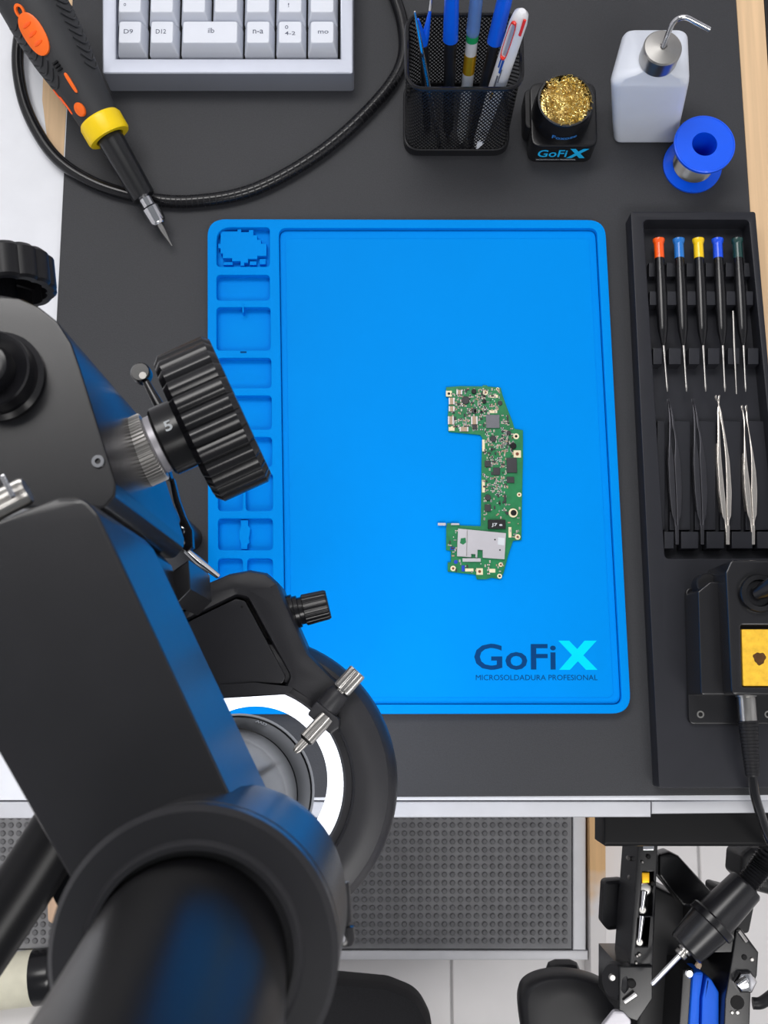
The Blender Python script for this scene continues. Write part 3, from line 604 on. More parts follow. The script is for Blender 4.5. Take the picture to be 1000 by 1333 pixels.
screwdriver(934, 941, 944, 'cap_royal', 'precision screwdriver with royal blue cap between yellow and green ones'); screwdriver(959.5, 968, 971, 'cap_green', 'precision screwdriver with dark green cap in the tray')
b = B(); tube(b, [P(954.5, 405, .0133), P(956, 450, .0133), P(959, 513, .0133)], [.0007, .0008, .0004], 8); o = part('shade_streak', b, 'steel_dark', loc=P(956, 450, .002)); o['label'] = 'thin shade streak built as a steel rod beside the green capped screwdriver'; o['category'] = 'shade_streak'  # dark rod imitates a streak of reflection and shadow between the screwdrivers
def tweezers(tipx, tipy, mx, my, ex, col, label, slot, curve):
    t = thing('tweezers', label, 'tweezers', P(mx, my, 0), 'tweezers in the tray'); z = .0120
    def cx(y):
        f = (y - tipy) / (706.0 - tipy); g = (my - tipy) / (706.0 - tipy); return tipx * (f - g) * (f - 1) / g + mx * f * (f - 1) / (g * (g - 1)) + ex * f * (f - g) / (1 - g)
    def hw(y):
        pts = [(tipy, .5), (tipy + 16, 2.2), (tipy + 34, 3.2), (tipy + 85, 7.6), (640, 7.8), (672, 5.4), (676, 3), (690, 2), (706, 1.8)]
        for (a, p), (c, q) in zip(pts, pts[1:]):
            if a <= y <= c: return p + (q - p) * (y - a) / (c - a)
        return 1.8
    ys = [tipy + (706 - tipy) * i / 40 for i in range(41)]
    def slotw(y):
        if y < slot[0] or y > slot[1]: return 0
        f = (y - slot[0]) / (slot[1] - slot[0]); return slot[2] * math.sin(math.pi * f ** .8) 
    for sd in (-1, 1):
        b = B(); L_, R__ = [], []
        for y in ys:
            off = curve * max(0, (tipy + 22 - y)) / 22.0 * (sd if slot[3] else 1)
            inn = max(slotw(y), .15); L_.append((cx(y) + off + sd * inn, y)); R__.append((cx(y) + off + sd * (hw(y) + .25), y))
        prism(b, PL(L_ + R__[::-1], z), z - .0014, z + (.0004 if sd > 0 else 0), .0005); part('arm', b, col, t)
    b = B(); prism(b, PL([(ex - 2.4, 684), (ex + 2.4, 684), (ex + 2.2, 709), (ex - 2.2, 709)], z), z - .0028, z + .0005, .0003); part('joint', b, col, t)
    b = B(); pts = [(cx(y) - hw(y) - 1.4, y) for y in ys if tipy + 60 < y < 668] + [(cx(y) - hw(y) - .3, y) for y in ys[::-1] if tipy + 60 < y < 668]
    prism(b, PL(pts, z - .002), .0066, z - .002, .0004); part('lower_arm', b, col, t)
tweezers(872, 518, 878.5, 610, 881.5, 'tweezer_black', 'black tweezers leftmost in the tray', (555, 598, 2.2, 0), -2); tweezers(903.5, 518, 911.5, 612, 914.5, 'tweezer_black', 'black tweezers next to the silver tweezers', (555, 595, 2.0, 0), -1.5)
tweezers(934.5, 514, 943, 612, 947.5, 'tweezer_steel', 'silver tweezers with crossed tips next to the black tweezers', (545, 660, 2.4, 1), -3); tweezers(969, 527, 976.5, 615, 980.5, 'tweezer_steel', 'silver tweezers rightmost in the tray', (545, 640, 2.8, 1), 2.2)

# ================================================================== SOLDER STATION
st = thing('solder_station', 'black soldering station with yellow sponge standing on the tray', 'soldering station', P(960, 840, TZ))
S0 = TZ
b = B(); prism(b, rnd(PL([(893, 765), (1050, 765), (1060, 943), (897, 943)], .020), .004), S0 + .0002, .020, .0008); bp_ = part('base_plate', b, 'black_paint', st)
for u in (912, 1000):
    q = P(u, 930, .020); b = B(); torus_lathe(b, q, [(.0013, 0), (.0013, .0004), (.0021, .0004), (.0021, 0)], 20); part('screw_hole', b, 'steel', bp_)
    b = B(); lathe(b, q, (0, 0, 1), [(.0013, 0), (.0013, .0001)], 14); part('screw_recess', b, 'hole_black', bp_)
b = B(); prism(b, rnd(PL([(909, 770), (925, 757), (960, 757), (960, 905), (913, 905)], .049), [.001, .003, .001, .001, .002]), .020, .049, .001); part('side_housing', b, 'black_paint', st)
b = B(); prism(b, rnd(PL([(945, 745), (952, 729), (1060, 729), (1060, 905), (953, 905)], .066), [.003, .003, .001, .001, .003]), .020, .066, .0014, [rnd(PL([(965, 814), (1046, 814), (1046, 894), (967, 894)], .066), .001)]); part('main_housing', b, 'black_paint', st)
b = B(); prism(b, PL([(964, 813), (1047, 813), (1047, 895), (966, 895)], .066), .055, .0615); part('sponge_tray', b, 'hole_black', st)
b = B(); prism(b, rnd(PL([(966, 819), (1045, 819), (1045, 893), (968, 893)], .066), .0008), .0615, .0655, .0006); sg = part('sponge', b, 'sponge', st)
b = B(); q = P(989, 857, .0655); random.seed(5)
lathe(b, q, (0, 0, 1), [(.0040, 0), (.0034, .0002), (.001, .0003)], 26, rf=lambda i: .85 + .10 * math.sin(i * .73) + .06 * math.sin(i * 1.7 + 1)); part('burn_mark', b, 'burn', sg)
q = P(921, 760, .040); b = B(); lathe(b, q, (0, 0, 1), [(.0062, -.012), (.0062, 0), (.0055, .0008)], 28); part('power_dial', b, 'black_plastic', st)
q = P(986, 773, .066); b = B(); lathe(b, q, (0, 0, 1), [(.0108, 0), (.0108, .003), (.010, .0045), (.0075, .0048), (.0068, .0025), (.001, .0025)], 40); part('iron_socket', b, 'black_satin', st)
b = B(); e = P(1035, 748, .085); lathe(b, q + Vector((-.0005, 0, .004)), e - q, [(.0040, -.001), (.0042, .002), (.0062, .018), (.0066, .04)], 24); part('iron_rest', b, 'black_satin', st)
cz = .034; q = P(971, 900, cz); fw = Vector((.03, -1, 0)).normalized()
b = B(); lathe(b, q, fw, [(.0060, 0), (.0060, .003), (.0052, .0032), (.0052, .0165), (.0046, .0172)], 28); part('connector', b, 'steel', st)
b = B(); pr = []
for i in range(16): h = .0165 + i * .0019; r = .0058 - i * .00012; pr += [(r, h), (r, h + .0012), (r * .94, h + .0014), (r * .94, h + .0018)]
lathe(b, q, fw, pr + [(.0036, .0475)], 20); part('strain_relief', b, 'black_plastic', st)
e = q + fw * .047; b = B(); tube(b, smooth_path([e - fw * .004, e, P(983, 1035, .026), P(991, 1062, .012), P(1001, 1090, -.004), P(1016, 1120, -.03)], 8), .0028, 12); part('cable', b, 'black_gloss', st)

# ================================================================== MICROSCOPE
ms = thing('stereo_microscope', 'black stereo microscope reaching over the left of the blue mat', 'microscope', P(251, 706, 0))
post = P(-12, 488, .36)
b = B(); lathe(b, (post.x, post.y, 0), (0, 0, 1), [(.0085, 0), (.0085, .25)], 32); part('post', b, 'black_gloss', ms)
Aol = [(-90, 400), (-40, 386), (0, 384), (25, 388), (50, 399), (74, 418), (92, 446), (103, 476), (151, 630), (150, 645), (134, 664), (60, 662), (-90, 662)]
b = B(); prism(b, rnd(PL(Aol, .36), [0, 0, 0, 0, 0, 0, 0, 0, .003, .002, .004, 0, 0]), .24, .36, .0008); fb = part('focus_block', b, 'black_paint', ms)
b = B(); lathe(b, P(0, 492, .36), (0, 0, 1), [(.0140, 0), (.0140, .002), (.0125, .003), (.0120, .010), (.0115, .0105), (.0075, .0085), (.0065, .014), (.005, .0145)], 44); part('post_cap', b, 'black_satin', ms)
q = P(128, 601, .36); b = B(); torus_lathe(b, q, [(.0009, 0), (.0009, .0008), (.0019, .0008), (.0021, 0)], 20); sc_ = part('socket_screw', b, 'chrome', fb)
# right focus knob
KZ_ = .285; k = PX(KZ_); a0 = P(140, 608, KZ_); a1 = P(320, 527, KZ_); kd = (a1 - a0).normalized(); KL = (a1 - a0).length / 197.4   # metres per pixel along the axis
def on(s): return a0 + kd * (s * KL)
def seg(name, s0, s1, r, m, n=40, rf=None, bev=.0006, r2=None, parent=None):
    b = B(); h = (s1 - s0) * KL; R1 = r * k; R2 = (r2 or r) * k
    lathe(b, on(s0), kd, [(R1 - bev, 0), (R1, bev), (R2, h - bev), (R2 - bev, h)], n, rf); return part(name, b, m, parent or ms, angle=30)
seg('knob_boss', -30, 25, 45, 'black_satin'); seg('shaft_collar', 24, 40, 42, 'steel_dark', bev=.001)
seg('knurled_ring', 38, 66, 48, 'knurl_steel', 224, lambda i: (1, 1, .94, .94)[i % 4], bev=.0004); seg('washer', 66, 78, 40, 'shield'); seg('scale_collar', 77, 116, 48, 'black_satin', bev=.001)
def ribs(n): return lambda i: (1.0, 1.0, 1.0, .985, .945, .985)[i % 6]
fk = seg('focus_knob', 112, 190, 106, 'black_satin', 26 * 6, ribs(26), bev=.0022)
b = B(); u, v, w = frame(kd); up_ = Vector((0, 0, 1)); sd_ = kd.cross(up_)
text(b, '5', on(92) + up_ * (48.4 * k) + sd_ * .001, sd_ * -.0 + kd * .0028, -sd_ * -.0 + sd_ * -.0038, .0001, .02); part('scale_digit', b, 'white_print', ms)
# left knob, hollow
kz = .27; b = B(); n0 = P(2, 384, kz); d = (P(-2, 341, kz) - n0).normalized(); r = 74 * PX(kz)
lathe(b, n0, d, [(r * .8, .009), (r * .82, 0), (r * .95, 0), (r, .001), (r, .0125), (r * .9, .0145), (.004, .0145), (.004, .0135), (r * .8, .012)], 16 * 6, lambda i: (1, 1, 1, .985, .95, .985)[i % 6], cap=False); lk = part('lock_knob', b, 'black_plastic', ms)
b = B(); lathe(b, n0, d, [(.006, -.03), (.006, .0142)], 20); part('lock_shaft', b, 'black_satin', ms)
for q in range(5):
    an = q * 2 * math.pi / 5 + .4; e1, e2, e3 = frame(d); b = B(); dirv = e1 * math.cos(an) + e2 * math.sin(an); rbox(b, n0 + d * .009 + dirv * r * .5, (r * .7, .0016, .006), 0, Matrix((dirv, d.cross(dirv), d)).transposed()); part('knob_spoke', b, 'black_plastic', lk)
# arm carrying the head
b = B(); prism(b, rnd(PL([(60, 640), (150, 668), (205, 725), (215, 778), (216, 800), (180, 900), (60, 850)], .285), .002), .255, .285, .001); part('head_arm', b, 'black_paint', ms)
# head
Bol = [(-110, 716), (0, 676), (72, 647), (108, 646), (128, 668), (312, 1062), (330, 1160), (200, 1290), (92, 1147), (0, 985), (-110, 790)]
b = B(); prism(b, rnd(PL(Bol, .44), [0, 0, .004, .008, .004, .002, 0, 0, .003, 0, 0]), .375, .44, .0012); part('head_housing', b, 'black_paint', ms)
lb = P(310, 1030, .16); lbx = Vector((lb.x, lb.y, 0))
b = B(); lathe(b, lbx, (0, 0, 1), [(.0325, .158), (.0345, .1585), (.0350, .1605), (.0341, .1640), (.0332, .1642), (.0330, .1650), (.0334, .1652), (.0306, .1760), (.0290, .1820), (.0284, .1822), (.0284, .1832), (.0286, .1834), (.0258, .195), (.0255, .21), (.0255, .376)], 72, cap=True); ob = part('objective_barrel', b, 'barrel_black', ms)
for s, a0_, z_ , sz in (('0.5', -.15, .186, .004), ('WD', .22, .186, .0035)):
    b = B(); text(b, s, (0, 0, 0), (1, 0, 0), (0, 1, 0), 0, .01)
    for v_ in b.verts:
        an = 1.75 - a0_ * 2.0 - v_.co.x * .16; hh = .1665 + v_.co.y * sz; rr_ = .0334 - (hh - .1652) * .2593 + .0002; v_.co = lbx + Vector((math.cos(an) * rr_, math.sin(an) * rr_, hh))
    part('lens_marking', b, 'white_print', ob)
hc = P(250, 1244, .47); HRr = 182 / F * .23 * 1.0
hx = Vector((hc.x, hc.y, 0)); HR = 182 * PX(.47)
b = B(); lathe(b, hx, (0, 0, 1), [(HR - .001, .40), (HR, .418), (HR, .462), (HR - .0008, .4625), (HR - .0008, .4635), (HR, .464), (HR, .4685), (HR - .0012, .470), (.0215, .470), (.0205, .4712), (.0195, .4712), (.0195, .466)], 96); part('eyepiece_hub', b, 'black_paint', ms)
ad = -(ray(390, 774)).normalized(); ec = P(243, 1252, .468)
b = B(); TR = 124 * PX(.468); Lz = (.606 - .466) / ad.z
lathe(b, ec - ad * .002, ad, [(TR, 0), (TR, Lz * .95), (TR * .96, Lz)], 80); part('eyepiece_tube', b, 'black_matte', ms)
b = B(); tube(b, [P(110, 1030, .385), P(40, 1140, .385), P(-90, 1335, .385)], 38 * PX(.385), 32); part('side_eyepiece', b, 'black_matte', ms)
# small hardware
b = B(); q = P(446, 1178, .37); e = P(448, 1224, .37); lathe(b, q, e - q, [(.0022, -.006), (.0024, 0), (.0024, .0045), (.0019, .0047), (.0019, .0055), (.0030, .0057), (.0032, .009), (.0026, .0105)], 28); tk = part('thumb_screw', b, 'black_gloss', ms)
b = B(); q2 = P(442, 1221, .373); lathe(b, q2, (0, 0, 1), [(.0016, -.003), (.0016, .0008), (.001, .0014)], 16); part('set_screw', b, 'chrome', tk)
b = B(); tube(b, [P(446, 1172, .37), P(400, 1165, .385)], .0018, 10); part('screw_stem', b, 'black_satin', tk)
b = B(); q = P(36, 638, .43); e = P(-14, 664, .43); lathe(b, q, e - q, [(17 * PX(.43), 0), (19 * PX(.43), .0008), (19 * PX(.43), .012)], 90, knurl(2, .05)); part('knurled_screw', b, 'steel', ms)
b = B(); rbox(b, P(10, 633, .437), (.0012, .006, .0012), .0003, Matrix.Rotation(.5, 3, 'Z')); part('screw_slot', b, 'chrome', ms)
z = .235; b = B(); tube(b, [P(186, 489, z), P(196, 508, z), P(207, 528, z), P(222, 560, z)], [.0015, .0017, .0022, .0022], 14); lv = part('lock_lever', b, 'black_gloss', ms)
b = B(); lathe(b, P(186, 489, z - .003), (0, 0, 1), [(.0042, 0), (.0042, .005), (.0036, .006)], 24); part('lever_end', b, 'black_gloss', lv)
b = B(); lathe(b, P(186, 489, z + .003), (0, 0, 1), [(.0016, 0), (.0016, .0004)], 8); part('lever_screw', b, 'steel_dark', lv)
z = .20; b = B(); prism(b, PL([(220, 622), (226, 622), (233, 650), (241, 672), (250, 690), (251, 712), (243, 718), (232, 712), (224, 698), (232, 688), (234, 676), (226, 655)], z), z - .006, z, .0006); lk2 = part('link_arm', b, 'black_satin', ms)
for u, v in ((236, 691), (236, 706)):
    b = B(); lathe(b, P(u, v, z), (0, 0, 1), [(.0018, 0), (.0018, .0008), (.001, .001)], 14); part('link_screw', b, 'chrome', lk2)
b = B(); tube(b, [P(242, 716, z - .003), P(258, 730, z - .006), P(284, 750, z - .012)], [.0014, .0018, .0013], 12); part('link_rod', b, 'chrome', lk2)
b = B(); tube(b, [P(212, 590, .25), P(221, 622, .20)], .0016, 12); part('link_pivot', b, 'black_satin', lk2)
b = B(); prism(b, PL([(215, 762), (254, 735), (257, 772), (237, 792), (222, 785)], .24), .20, .256, .001); part('arm_stop', b, 'black_paint', ms)

# ================================================================== RING LIGHT
rz = .165; rc = P(325, 1020, .15); rl = thing('ring_light', 'black ring light glowing white around the microscope objective', 'ring light', (rc.x, rc.y, .125)); r0 = Vector((rc.x, rc.y, 0)); IR, OR = .0440, .0690
b = B(); torus_lathe(b, r0, [(IR, .136), (IR, .158), (IR + .0012, .1595), (IR + .004, .160), (IR + .0045, .163), (IR + .0055, .164), (IR + .010, .165), (OR - .010, .165), (OR - .0045, .163), (OR - .001, .157), (OR, .148), (OR, .132), (OR - .002, .128), (IR + .004, .128), (IR + .002, .134)], 96); part('ring_housing', b, 'ring_plastic', rl, angle=25)
b = B(); torus_lathe(b, r0, [(IR - .0006, .149), (IR - .0086, .131), (IR + .0025, .131), (IR - .0001, .149)], 96); part('diffuser', b, 'led_diffuser', rl, label='glowing white ring diffuser')
b = B(); torus_lathe(b, r0, [(IR + .006, .1274), (IR + .006, .1279), (OR - .006, .1279), (OR - .006, .1274)], 64); part('led_strip', b, 'led_strip', rl)
Col = [(215, 860), (232, 800), (256, 764), (298, 746), (325, 741), (347, 745), (362, 758), (373, 785), (402, 850), (432, 880), (452, 896), (440, 930), (405, 925), (375, 905), (330, 900), (290, 903), (225, 930)]
pan = [(228, 815), (308, 776), (321, 779), (376, 880), (371, 893), (330, 893), (285, 898), (228, 912)]
b = B(); prism(b, rnd(PL(Col, .168), [0, 0, .004, 0, 0, 0, .003, 0, .004, 0, 0, 0, 0, 0, 0, 0, 0], 4), .128, .168, .004, [rnd(PL(pan, .168), .0025)]); part('control_housing', b, 'ring_plastic', rl)
b = B(); prism(b, PL([(222, 820), (308, 772), (325, 776), (380, 882), (372, 897), (222, 916)], .168), .150, .158); part('panel_back', b, 'hole_black', rl)
b = B(); prism(b, rnd(PL([(224, 819), (307, 779), (319, 782), (372, 881), (368, 890), (330, 890), (285, 895), (224, 909)], .167), .002), .158, .1665, .0007); part('control_panel', b, 'ring_plastic', rl)
q = P(315, 790, .1666); b = B(); lathe(b, q, (0, 0, 1), [(.0006, 0), (.0006, .0001)], 10); part('indicator', b, 'hole_black', rl)
q0, q1 = P(376, 799, .152), P(430, 786, .152); d = (q1 - q0).normalized(); k = PX(.152)
b = B(); lathe(b, q0, d, [(20 * k, -.006), (24 * k, 0), (24 * k, 8 * k), (21 * k, 9 * k), (21 * k, 14 * k), (18 * k, 15 * k), (18 * k, 22 * k)], 40); dk = part('dimmer_base', b, 'black_gloss', rl)
b = B(); lathe(b, q0, d, [(19 * k, 20 * k), (20.5 * k, 21 * k), (19.5 * k, 50 * k), (18 * k, 53 * k)], 24 * 4, lambda i: (1, 1, .95, .95)[i % 4]); part('dimmer_knob', b, 'black_satin', rl)
b = B(); prism(b, rnd(PL([(412, 912), (442, 936), (442, 948), (431, 957), (400, 930)], .178), .0012), .158, .178, .001); part('clamp_block', b, 'ring_plastic', rl)
b = B(); q0, q1 = P(425, 922, .172), P(444, 899, .172); lathe(b, q0, q1 - q0, [(.0055, 0), (.0055, .007), (.0045, .0095)], 20); part('clamp_arm', b, 'ring_plastic', rl)
q0, q1 = P(441, 902, .172), P(466, 874, .172); d = (q1 - q0).normalized(); L = (q1 - q0).length; k = PX(.172)
b = B(); lathe(b, q0, d, [(5 * k, -.002), (5 * k, L * .12), (11.5 * k, L * .14), (12.3 * k, L * .2), (12.3 * k, L * .95), (11.3 * k, L)], 72, knurl(2, .05)); part('thumb_screw', b, 'steel', rl)
q0, q1 = P(418, 942, .178), P(384, 979, .180); d = (q1 - q0).normalized(); L = (q1 - q0).length
b = B(); lathe(b, q0, d, [(9 * k, -.004), (10 * k, 0), (10 * k, L * .55), (8 * k, L * .6), (6 * k, L * .62), (5.5 * k, L * .9), (3 * k, L)], 72, knurl(2, .05)); part('thumb_screw', b, 'steel', rl)

# ================================================================== BELOW THE DESK
fr = thing('footrest', 'grey studded rubber footrest mat in a white frame under the desk', 'footrest', P(500, 1150, FZ)); fz = FZ + .03
b = B(); prism(b, PL([(-40, 980), (745, 980), (745, 1236), (-40, 1236)], fz), FZ + .012, fz, .003); part('rubber_mat', b, 'rubber_grey', fr)
b = B()
for j in range(22):
    for i in range(72):
        u, v = 735.5 - 10.45 * i, 1224.5 - 10.75 * j
        if v < 1030 or u < -30: continue
        lathe(b, P(u, v, fz), (0, 0, 1), [(3.6 * PX(fz), 0), (3.1 * PX(fz), .0028), (2.2 * PX(fz), .0034)], 8)
part('stud_rows', b, 'stud_rubber', fr, kind='stuff')
b = B(); prism(b, PL([(746, 980), (763, 980), (763, 1237), (746, 1237)], fz), FZ, fz, .002); part('side_rail', b, 'white_paint', fr)
b = B(); prism(b, PL([(-40, 1237.5), (766, 1237.5), (766, 1250), (-40, 1250)], fz), FZ, fz, .002); part('front_rail', b, 'white_paint', fr)
b = B(); prism(b, PL([(766.5, 985), (788, 985), (790, 1282), (769, 1282)], FZ + .04), FZ, FZ + .04, .002); pl = part('wooden_board', b, 'wood_painted', loc=P(778, 1150, FZ)); pl['label'] = 'narrow wooden board with worn white paint beside the footrest'; pl['category'] = 'board'
b = B(); prism(b, rnd(PL([(60, 1135), (84, 1135), (82, 1192), (72, 1204), (62, 1200)], FZ + .05), .006), FZ, FZ + .05, .002); pl = part('wood_block', b, 'wood_pink', loc=P(72, 1170, FZ)); pl['label'] = 'small pinkish wood block on the floor beside the microscope head'; pl['category'] = 'wood block'
ct = thing('cream_tube', 'cream tube with a black end cap lying at lower left', 'tube', P(20, 1275, FZ)); r = 33 * PX(FZ + .03); zz = FZ + r
b = B(); q0, q1 = P(-60, 1285, zz), P(48, 1272, zz); d = (q1 - q0).normalized(); lathe(b, q0, d, [(r, 0), (r, (q1 - q0).length)], 40); part('tube_body', b, 'cream', ct)
b = B(); lathe(b, q1, d, [(r * 1.02, -.002), (r * 1.02, .018), (r * .9, .024)], 40); part('end_cap', b, 'black_gloss', ct)

ch = thing('office_chair', 'black padded office chair pushed in below the desk', 'chair', P(380, 1790, FZ)); sz = -.35
b = B(); prism(b, rnd(PL([(140, 1300), (300, 1283), (430, 1277), (505, 1284), (545, 1300), (563, 1335), (566, 1400), (560, 2000), (150, 2000)], sz), [.03, 0, 0, .03, .03, .03, .02, .06, .06], 6), sz - .055, sz, .014); part('seat', b, 'fabric_black', ch)
q = P(360, 1790, sz); qx = Vector((q.x, q.y, 0))
b = B(); lathe(b, qx, (0, 0, 1), [(.03, FZ + .07), (.03, sz - .06)], 24); part('column', b, 'black_satin', ch)
b = B(); lathe(b, qx, (0, 0, 1), [(.1, sz - .062), (.1, sz - .054)], 24); part('seat_plate', b, 'black_satin', ch)
for i in range(5):
    an = -1.57 + i * 1.2566; dv = Vector((math.cos(an), math.sin(an), 0)); b = B(); tube(b, [qx + Vector((0, 0, FZ + .09)), qx + dv * .11 + Vector((0, 0, FZ + .075)), qx + dv * .20 + Vector((0, 0, FZ + .06))], [.022, .018, .012], 12); part('leg', b, 'black_plastic', ch)
    b = B(); lathe(b, qx + dv * .20 + Vector((0, 0, FZ + .028)) - dv.cross(Vector((0, 0, 1))) * .012, dv.cross(Vector((0, 0, 1))), [(.024, 0), (.028, .004), (.028, .02), (.024, .024)], 20); part('caster', b, 'black_plastic', ch)
az = -.245
def blob(pts, k=5):
    n = len(pts); ex = smooth_path([(p.x, p.y, 0) for p in (pts[-2:] + pts + pts[:2])], k); return ex[2 * k:(n + 2) * k]
b = B(); al = blob(PL([(678, 1292), (692, 1276), (722, 1268), (760, 1270), (795, 1284), (812, 1320), (815, 1500), (808, 1640), (765, 1660), (715, 1600), (690, 1400), (678, 1325)], az)); rings = []
ac = sum(al, Vector()) / len(al)
for f, zz_ in ((.86, -.034), (.96, -.028), (1, -.018), (.985, -.008), (.93, -.002), (.82, 0), (.4, .0015)): rings.append([Vector((ac.x + (p.x - ac.x) * (1 - (1 - f) * 1.0), ac.y + (p.y - ac.y) * (1 - (1 - f) * .35), az + zz_)) for p in al])
loft(b, rings); part('armrest', b, 'black_plastic', ch, angle=60)
b = B(); q = P(745, 1570, az - .03); rbox(b, (q.x, q.y, (az - .03 + sz - .04) / 2), (.03, .04, az - .03 - sz + .05), .006); part('armrest_post', b, 'black_plastic', ch)
b = B(); e = P(400, 1480, sz - .05); rbox(b, ((q.x + qx.x) / 2 + .01, q.y, sz - .064), (q.x - qx.x + .02, .05, .012), .003); part('armrest_bracket', b, 'black_plastic', ch)
b = B(); q = P(733, 1274, az - .05); rbox(b, q, (.028, .03, .02), .008); part('height_lever', b, 'black_plastic', ch)
b = B(); q3 = P(745, 1560, az - .06); tube(b, [q, q3], .006, 10); part('lever_rod', b, 'black_plastic', ch)

# ================================================================== TOOL STAND AT THE RIGHT
ts = thing('tool_holder', 'black metal holder with slotted bar and blue pads below the desk drawer', 'tool holder', P(845, 1098, -.0755)); tz = -.10
def tp(name, pts, z0, z1, m, parent=None, bev=.0008, rad=0, holes=()):
    b = B(); o = PL(pts, z1); prism(b, rnd(o, rad) if rad else o, z0, z1, bev, holes); return part(name, b, m, parent or ts)
slots = [PL([(837, 1135), (851, 1135), (849, 1192), (833, 1192)], tz), PL([(831, 1196), (845, 1196), (842, 1232), (829, 1232)], tz)]
bar = tp('slotted_bar', [(831, 1094), (857, 1094), (850, 1262), (819, 1262)], tz - .05, tz, 'black_satin', bev=.001, rad=.002, holes=slots)
tp('bar_back', [(832, 1097), (856, 1097), (849, 1260), (820, 1260)], tz - .05, tz - .012, 'hole_black', bar, .0005)
def screw(u, v, z, r, m='chrome', parent=None, h=.002):
    b = B(); lathe(b, P(u, v, z), (0, 0, 1), [(r, 0), (r, h * .6), (r * .7, h)], 12); part('screw', b, m, parent or bar)
b = B(); rbox(b, P(844, 1103, tz + .0008), (.0075, .004, .0016), .0005); part('clip', b, 'chrome', bar)
for u, v, r in ((844, 1115, .0015), (836, 1122, .001), (850, 1150, .0016), (832, 1242, .0012), (829, 1244, .001), (828, 1253, .001)): screw(u, v, tz, r, 'steel_dark' if r < .0014 else 'hole_black')
b = B(); rbox(b, P(840, 1142, tz - .002), (.0055, .007, .004), .0008); part('brass_block', b, 'gold', bar)
b = B(); q = P(840, 1157, tz - .002); lathe(b, q, (0, 0, 1), [(.0045, -.004), (.0045, 0), (.003, .001)], 14); part('pin_head', b, 'steel', bar)
for y0, y1, x0, x1 in ((1160, 1184, 839, 836), (1192, 1226, 836, 832)):
    b = B(); tube(b, [P(x0, y0, tz - .001), P(x1, y1, tz - .001)], [.0022, .0014], 12); part('pin', b, 'chrome', bar)
    screw(x1, y1, tz - .002, .003, 'steel')
for u, v in ((818, 1117), (820, 1142)): screw(u, v, tz - .02, .0018, 'steel_dark')
tp('side_block', [(786, 1146), (815, 1144), (815, 1210), (792, 1212), (783, 1200)], tz - .075, tz - .06, 'black_plastic', rad=.004, bev=.003)
tp('clamp_base', [(806, 1258), (850, 1258), (850, 1300), (830, 1330), (806, 1320)], tz - .07, tz + .004, 'black_satin', bev=.001)
b = B(); lathe(b, P(800, 1276, tz - .005), Vector((-1, .15, .6)), [(.012, -.012), (.012, 0), (.010, .002)], 28); cd = part('clamp_dial', b, 'black_plastic', ts)
screw(822, 1280, tz + .004, .003, 'hole_black', ts); screw(797, 1272, tz + .002, .0025, 'steel', ts)
b = B(); tube(b, [P(813, 1305, tz + .006), P(828, 1294, tz + .006)], [.0016, .0022], 10); part('hinge_pin', b, 'steel', ts)
tp('silver_plate', [(800, 1316), (812, 1317), (822, 1328), (818, 1380), (770, 1380), (784, 1336)], tz, tz + .006, 'shield', rad=.003, bev=.001)
tp('body', [(850, 1150), (880, 1165), (930, 1190), (945, 1230), (900, 1262), (895, 1400), (820, 1400), (838, 1262)], tz - .12, tz - .05, 'black_plastic', bev=.003)
tp('diagonal_arm', [(858, 1112), (872, 1108), (884, 1114), (935, 1170), (915, 1186), (890, 1180), (858, 1140)], tz - .05, tz - .03, 'black_satin', rad=.003, bev=.002)
tp('side_frame', [(889, 1262), (903, 1262), (897, 1400), (880, 1400)], tz - .06, tz - .006, 'black_satin')
tp('blue_pad', [(902, 1268), (906, 1265), (917, 1265), (912, 1300), (909, 1400), (893, 1400)], tz - .03, tz - .003, 'pad_blue', rad=.002, bev=.002)
tp('blue_pad', [(920, 1270), (927, 1275), (937, 1292), (937, 1400), (911, 1400), (914, 1300)], tz - .04, tz - .006, 'pad_blue', rad=.002, bev=.002)
tp('side_frame', [(938, 1290), (946, 1280), (944, 1400), (938, 1400)], tz - .06, tz - .01, 'black_satin')
br = tp('bracket', [(954, 1240), (958, 1212), (966, 1210), (988, 1240), (986, 1270), (978, 1290), (974, 1400), (940, 1400), (944, 1300)], tz - .06, tz + .004, 'black_satin', bev=.001)
b = B(); tube(b, [P(962, 1212, tz + .006), P(972, 1226, tz + .006)], .0012, 8); part('bracket_pin', b, 'steel', br)
b = B(); lathe(b, P(969, 1277, tz + .004), (0, 0, 1), [(.0075, 0), (.0075, .003), (.006, .005), (.003, .006)], 6); part('bolt', b, 'chrome', br)
b = B(); rbox(b, P(966, 1278, tz + .012), (.008, .0035, .006), .0008, Matrix.Rotation(.6, 3, 'Z')); part('wing_nut', b, 'chrome', br)
for u, v, r in ((969, 1246, .0018), (979, 1249, .0014), (960, 1305, .0045), (960, 1318, .0014), (953, 1318, .0012)): screw(u, v, tz + .004, r, 'hole_black' if r > .0014 else 'steel', br, .001)
screw(897, 1267, tz - .004, .003, 'chrome', ts); screw(909, 1256, tz - .004, .0022, 'component_tan', ts)
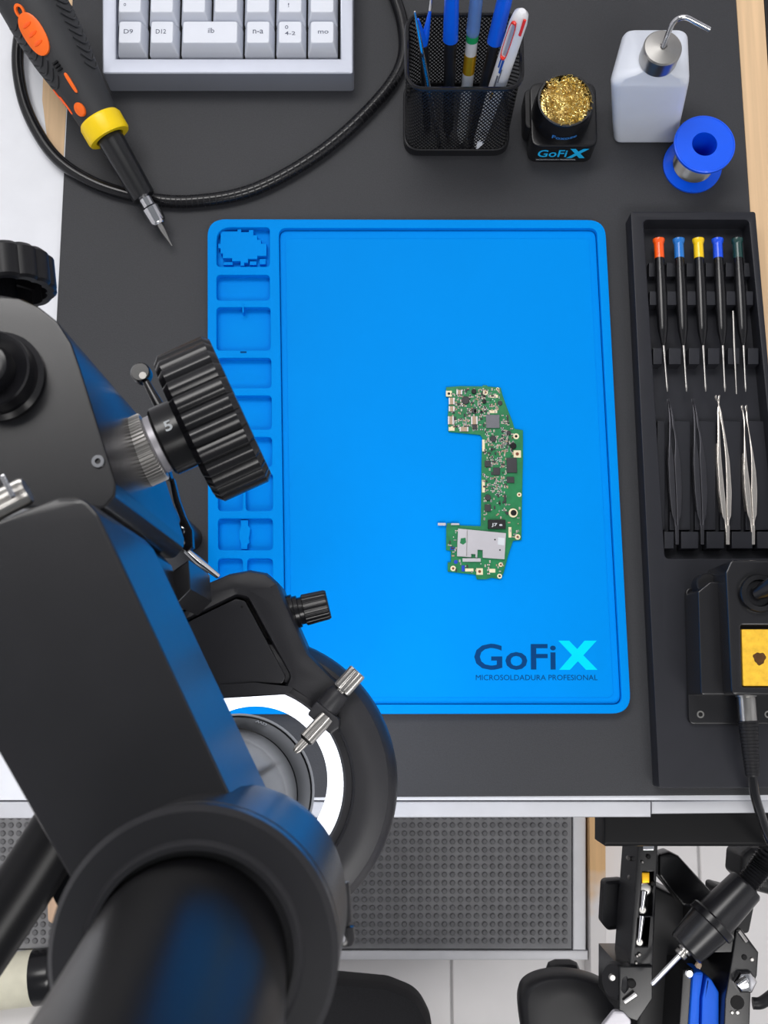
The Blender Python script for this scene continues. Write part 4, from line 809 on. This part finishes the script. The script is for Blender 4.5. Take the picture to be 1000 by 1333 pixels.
tp('mount_plate', [(834, 1060), (856, 1060), (856, 1099), (834, 1099)], -.135, -.0755, 'black_plastic', bev=.002)
b = B(); tube(b, smooth_path([P(980, 1306, tz - .01), P(992, 1305, tz - .01), P(1010, 1292, tz - .02), P(1040, 1270, tz - .05)], 6), .004, 12); part('rear_cable', b, 'black_plastic', ts)
# handpiece clamped in the stand
ha = thing('hot_air_handpiece', 'black cylindrical handpiece with thin silver nozzle clamped in the stand', 'hot air tool', P(930, 1195, tz)); hz = tz + .022; k = PX(hz)
h0, h1 = P(894, 1234, hz), P(974, 1150, hz); d = (h1 - h0).normalized(); L = (h1 - h0).length
def hseg(n_, m, prof, rf=None, n=40): b = B(); lathe(b, h0, d, [(r * k, h * L) for r, h in prof], n, rf); return part(n_, b, m, ha)
hseg('front_barrel', 'black_paint', [(22, -.02), (24, 0), (28, .36), (27, .37)]); hseg('clamp_ring', 'black_satin', [(30, .36), (32, .37), (32, .44), (30, .46)]); hseg('rear_barrel', 'black_paint', [(26, .44), (25.5, .5), (23, .95), (21, .98), (15, .985)])
hseg('nozzle_collar', 'steel', [(6, -.12), (8, -.11), (8, -.07), (6, -.065), (6, -.05), (9, -.045), (9, -.01)], n=24); hseg('nozzle', 'chrome', [(2.6, -.56), (3.1, -.54), (3.4, -.12)], n=16)
b = B(); pth = smooth_path([h1 - d * .004, P(988, 1132, hz), P(1003, 1110, hz), P(1030, 1085, hz - .01)], 14); tube(b, pth, [(.0080 if i % 2 else .0066) for i in range(len(pth))], 16); part('hose', b, 'black_plastic', ha)
tp('hose_bracket', [(966, 1112), (978, 1102), (1010, 1100), (1020, 1170), (984, 1160), (964, 1140)], tz - .06, tz - .02, 'black_plastic', rad=.005, bev=.004)
tp('bracket_plate', [(930, 1150), (985, 1165), (975, 1215), (935, 1215)], tz - .07, tz - .045, 'black_plastic', rad=.003)
tp('clamp_saddle', [(915, 1185), (950, 1185), (960, 1212), (960, 1240), (915, 1240)], tz - .05, tz + .002, 'black_satin')
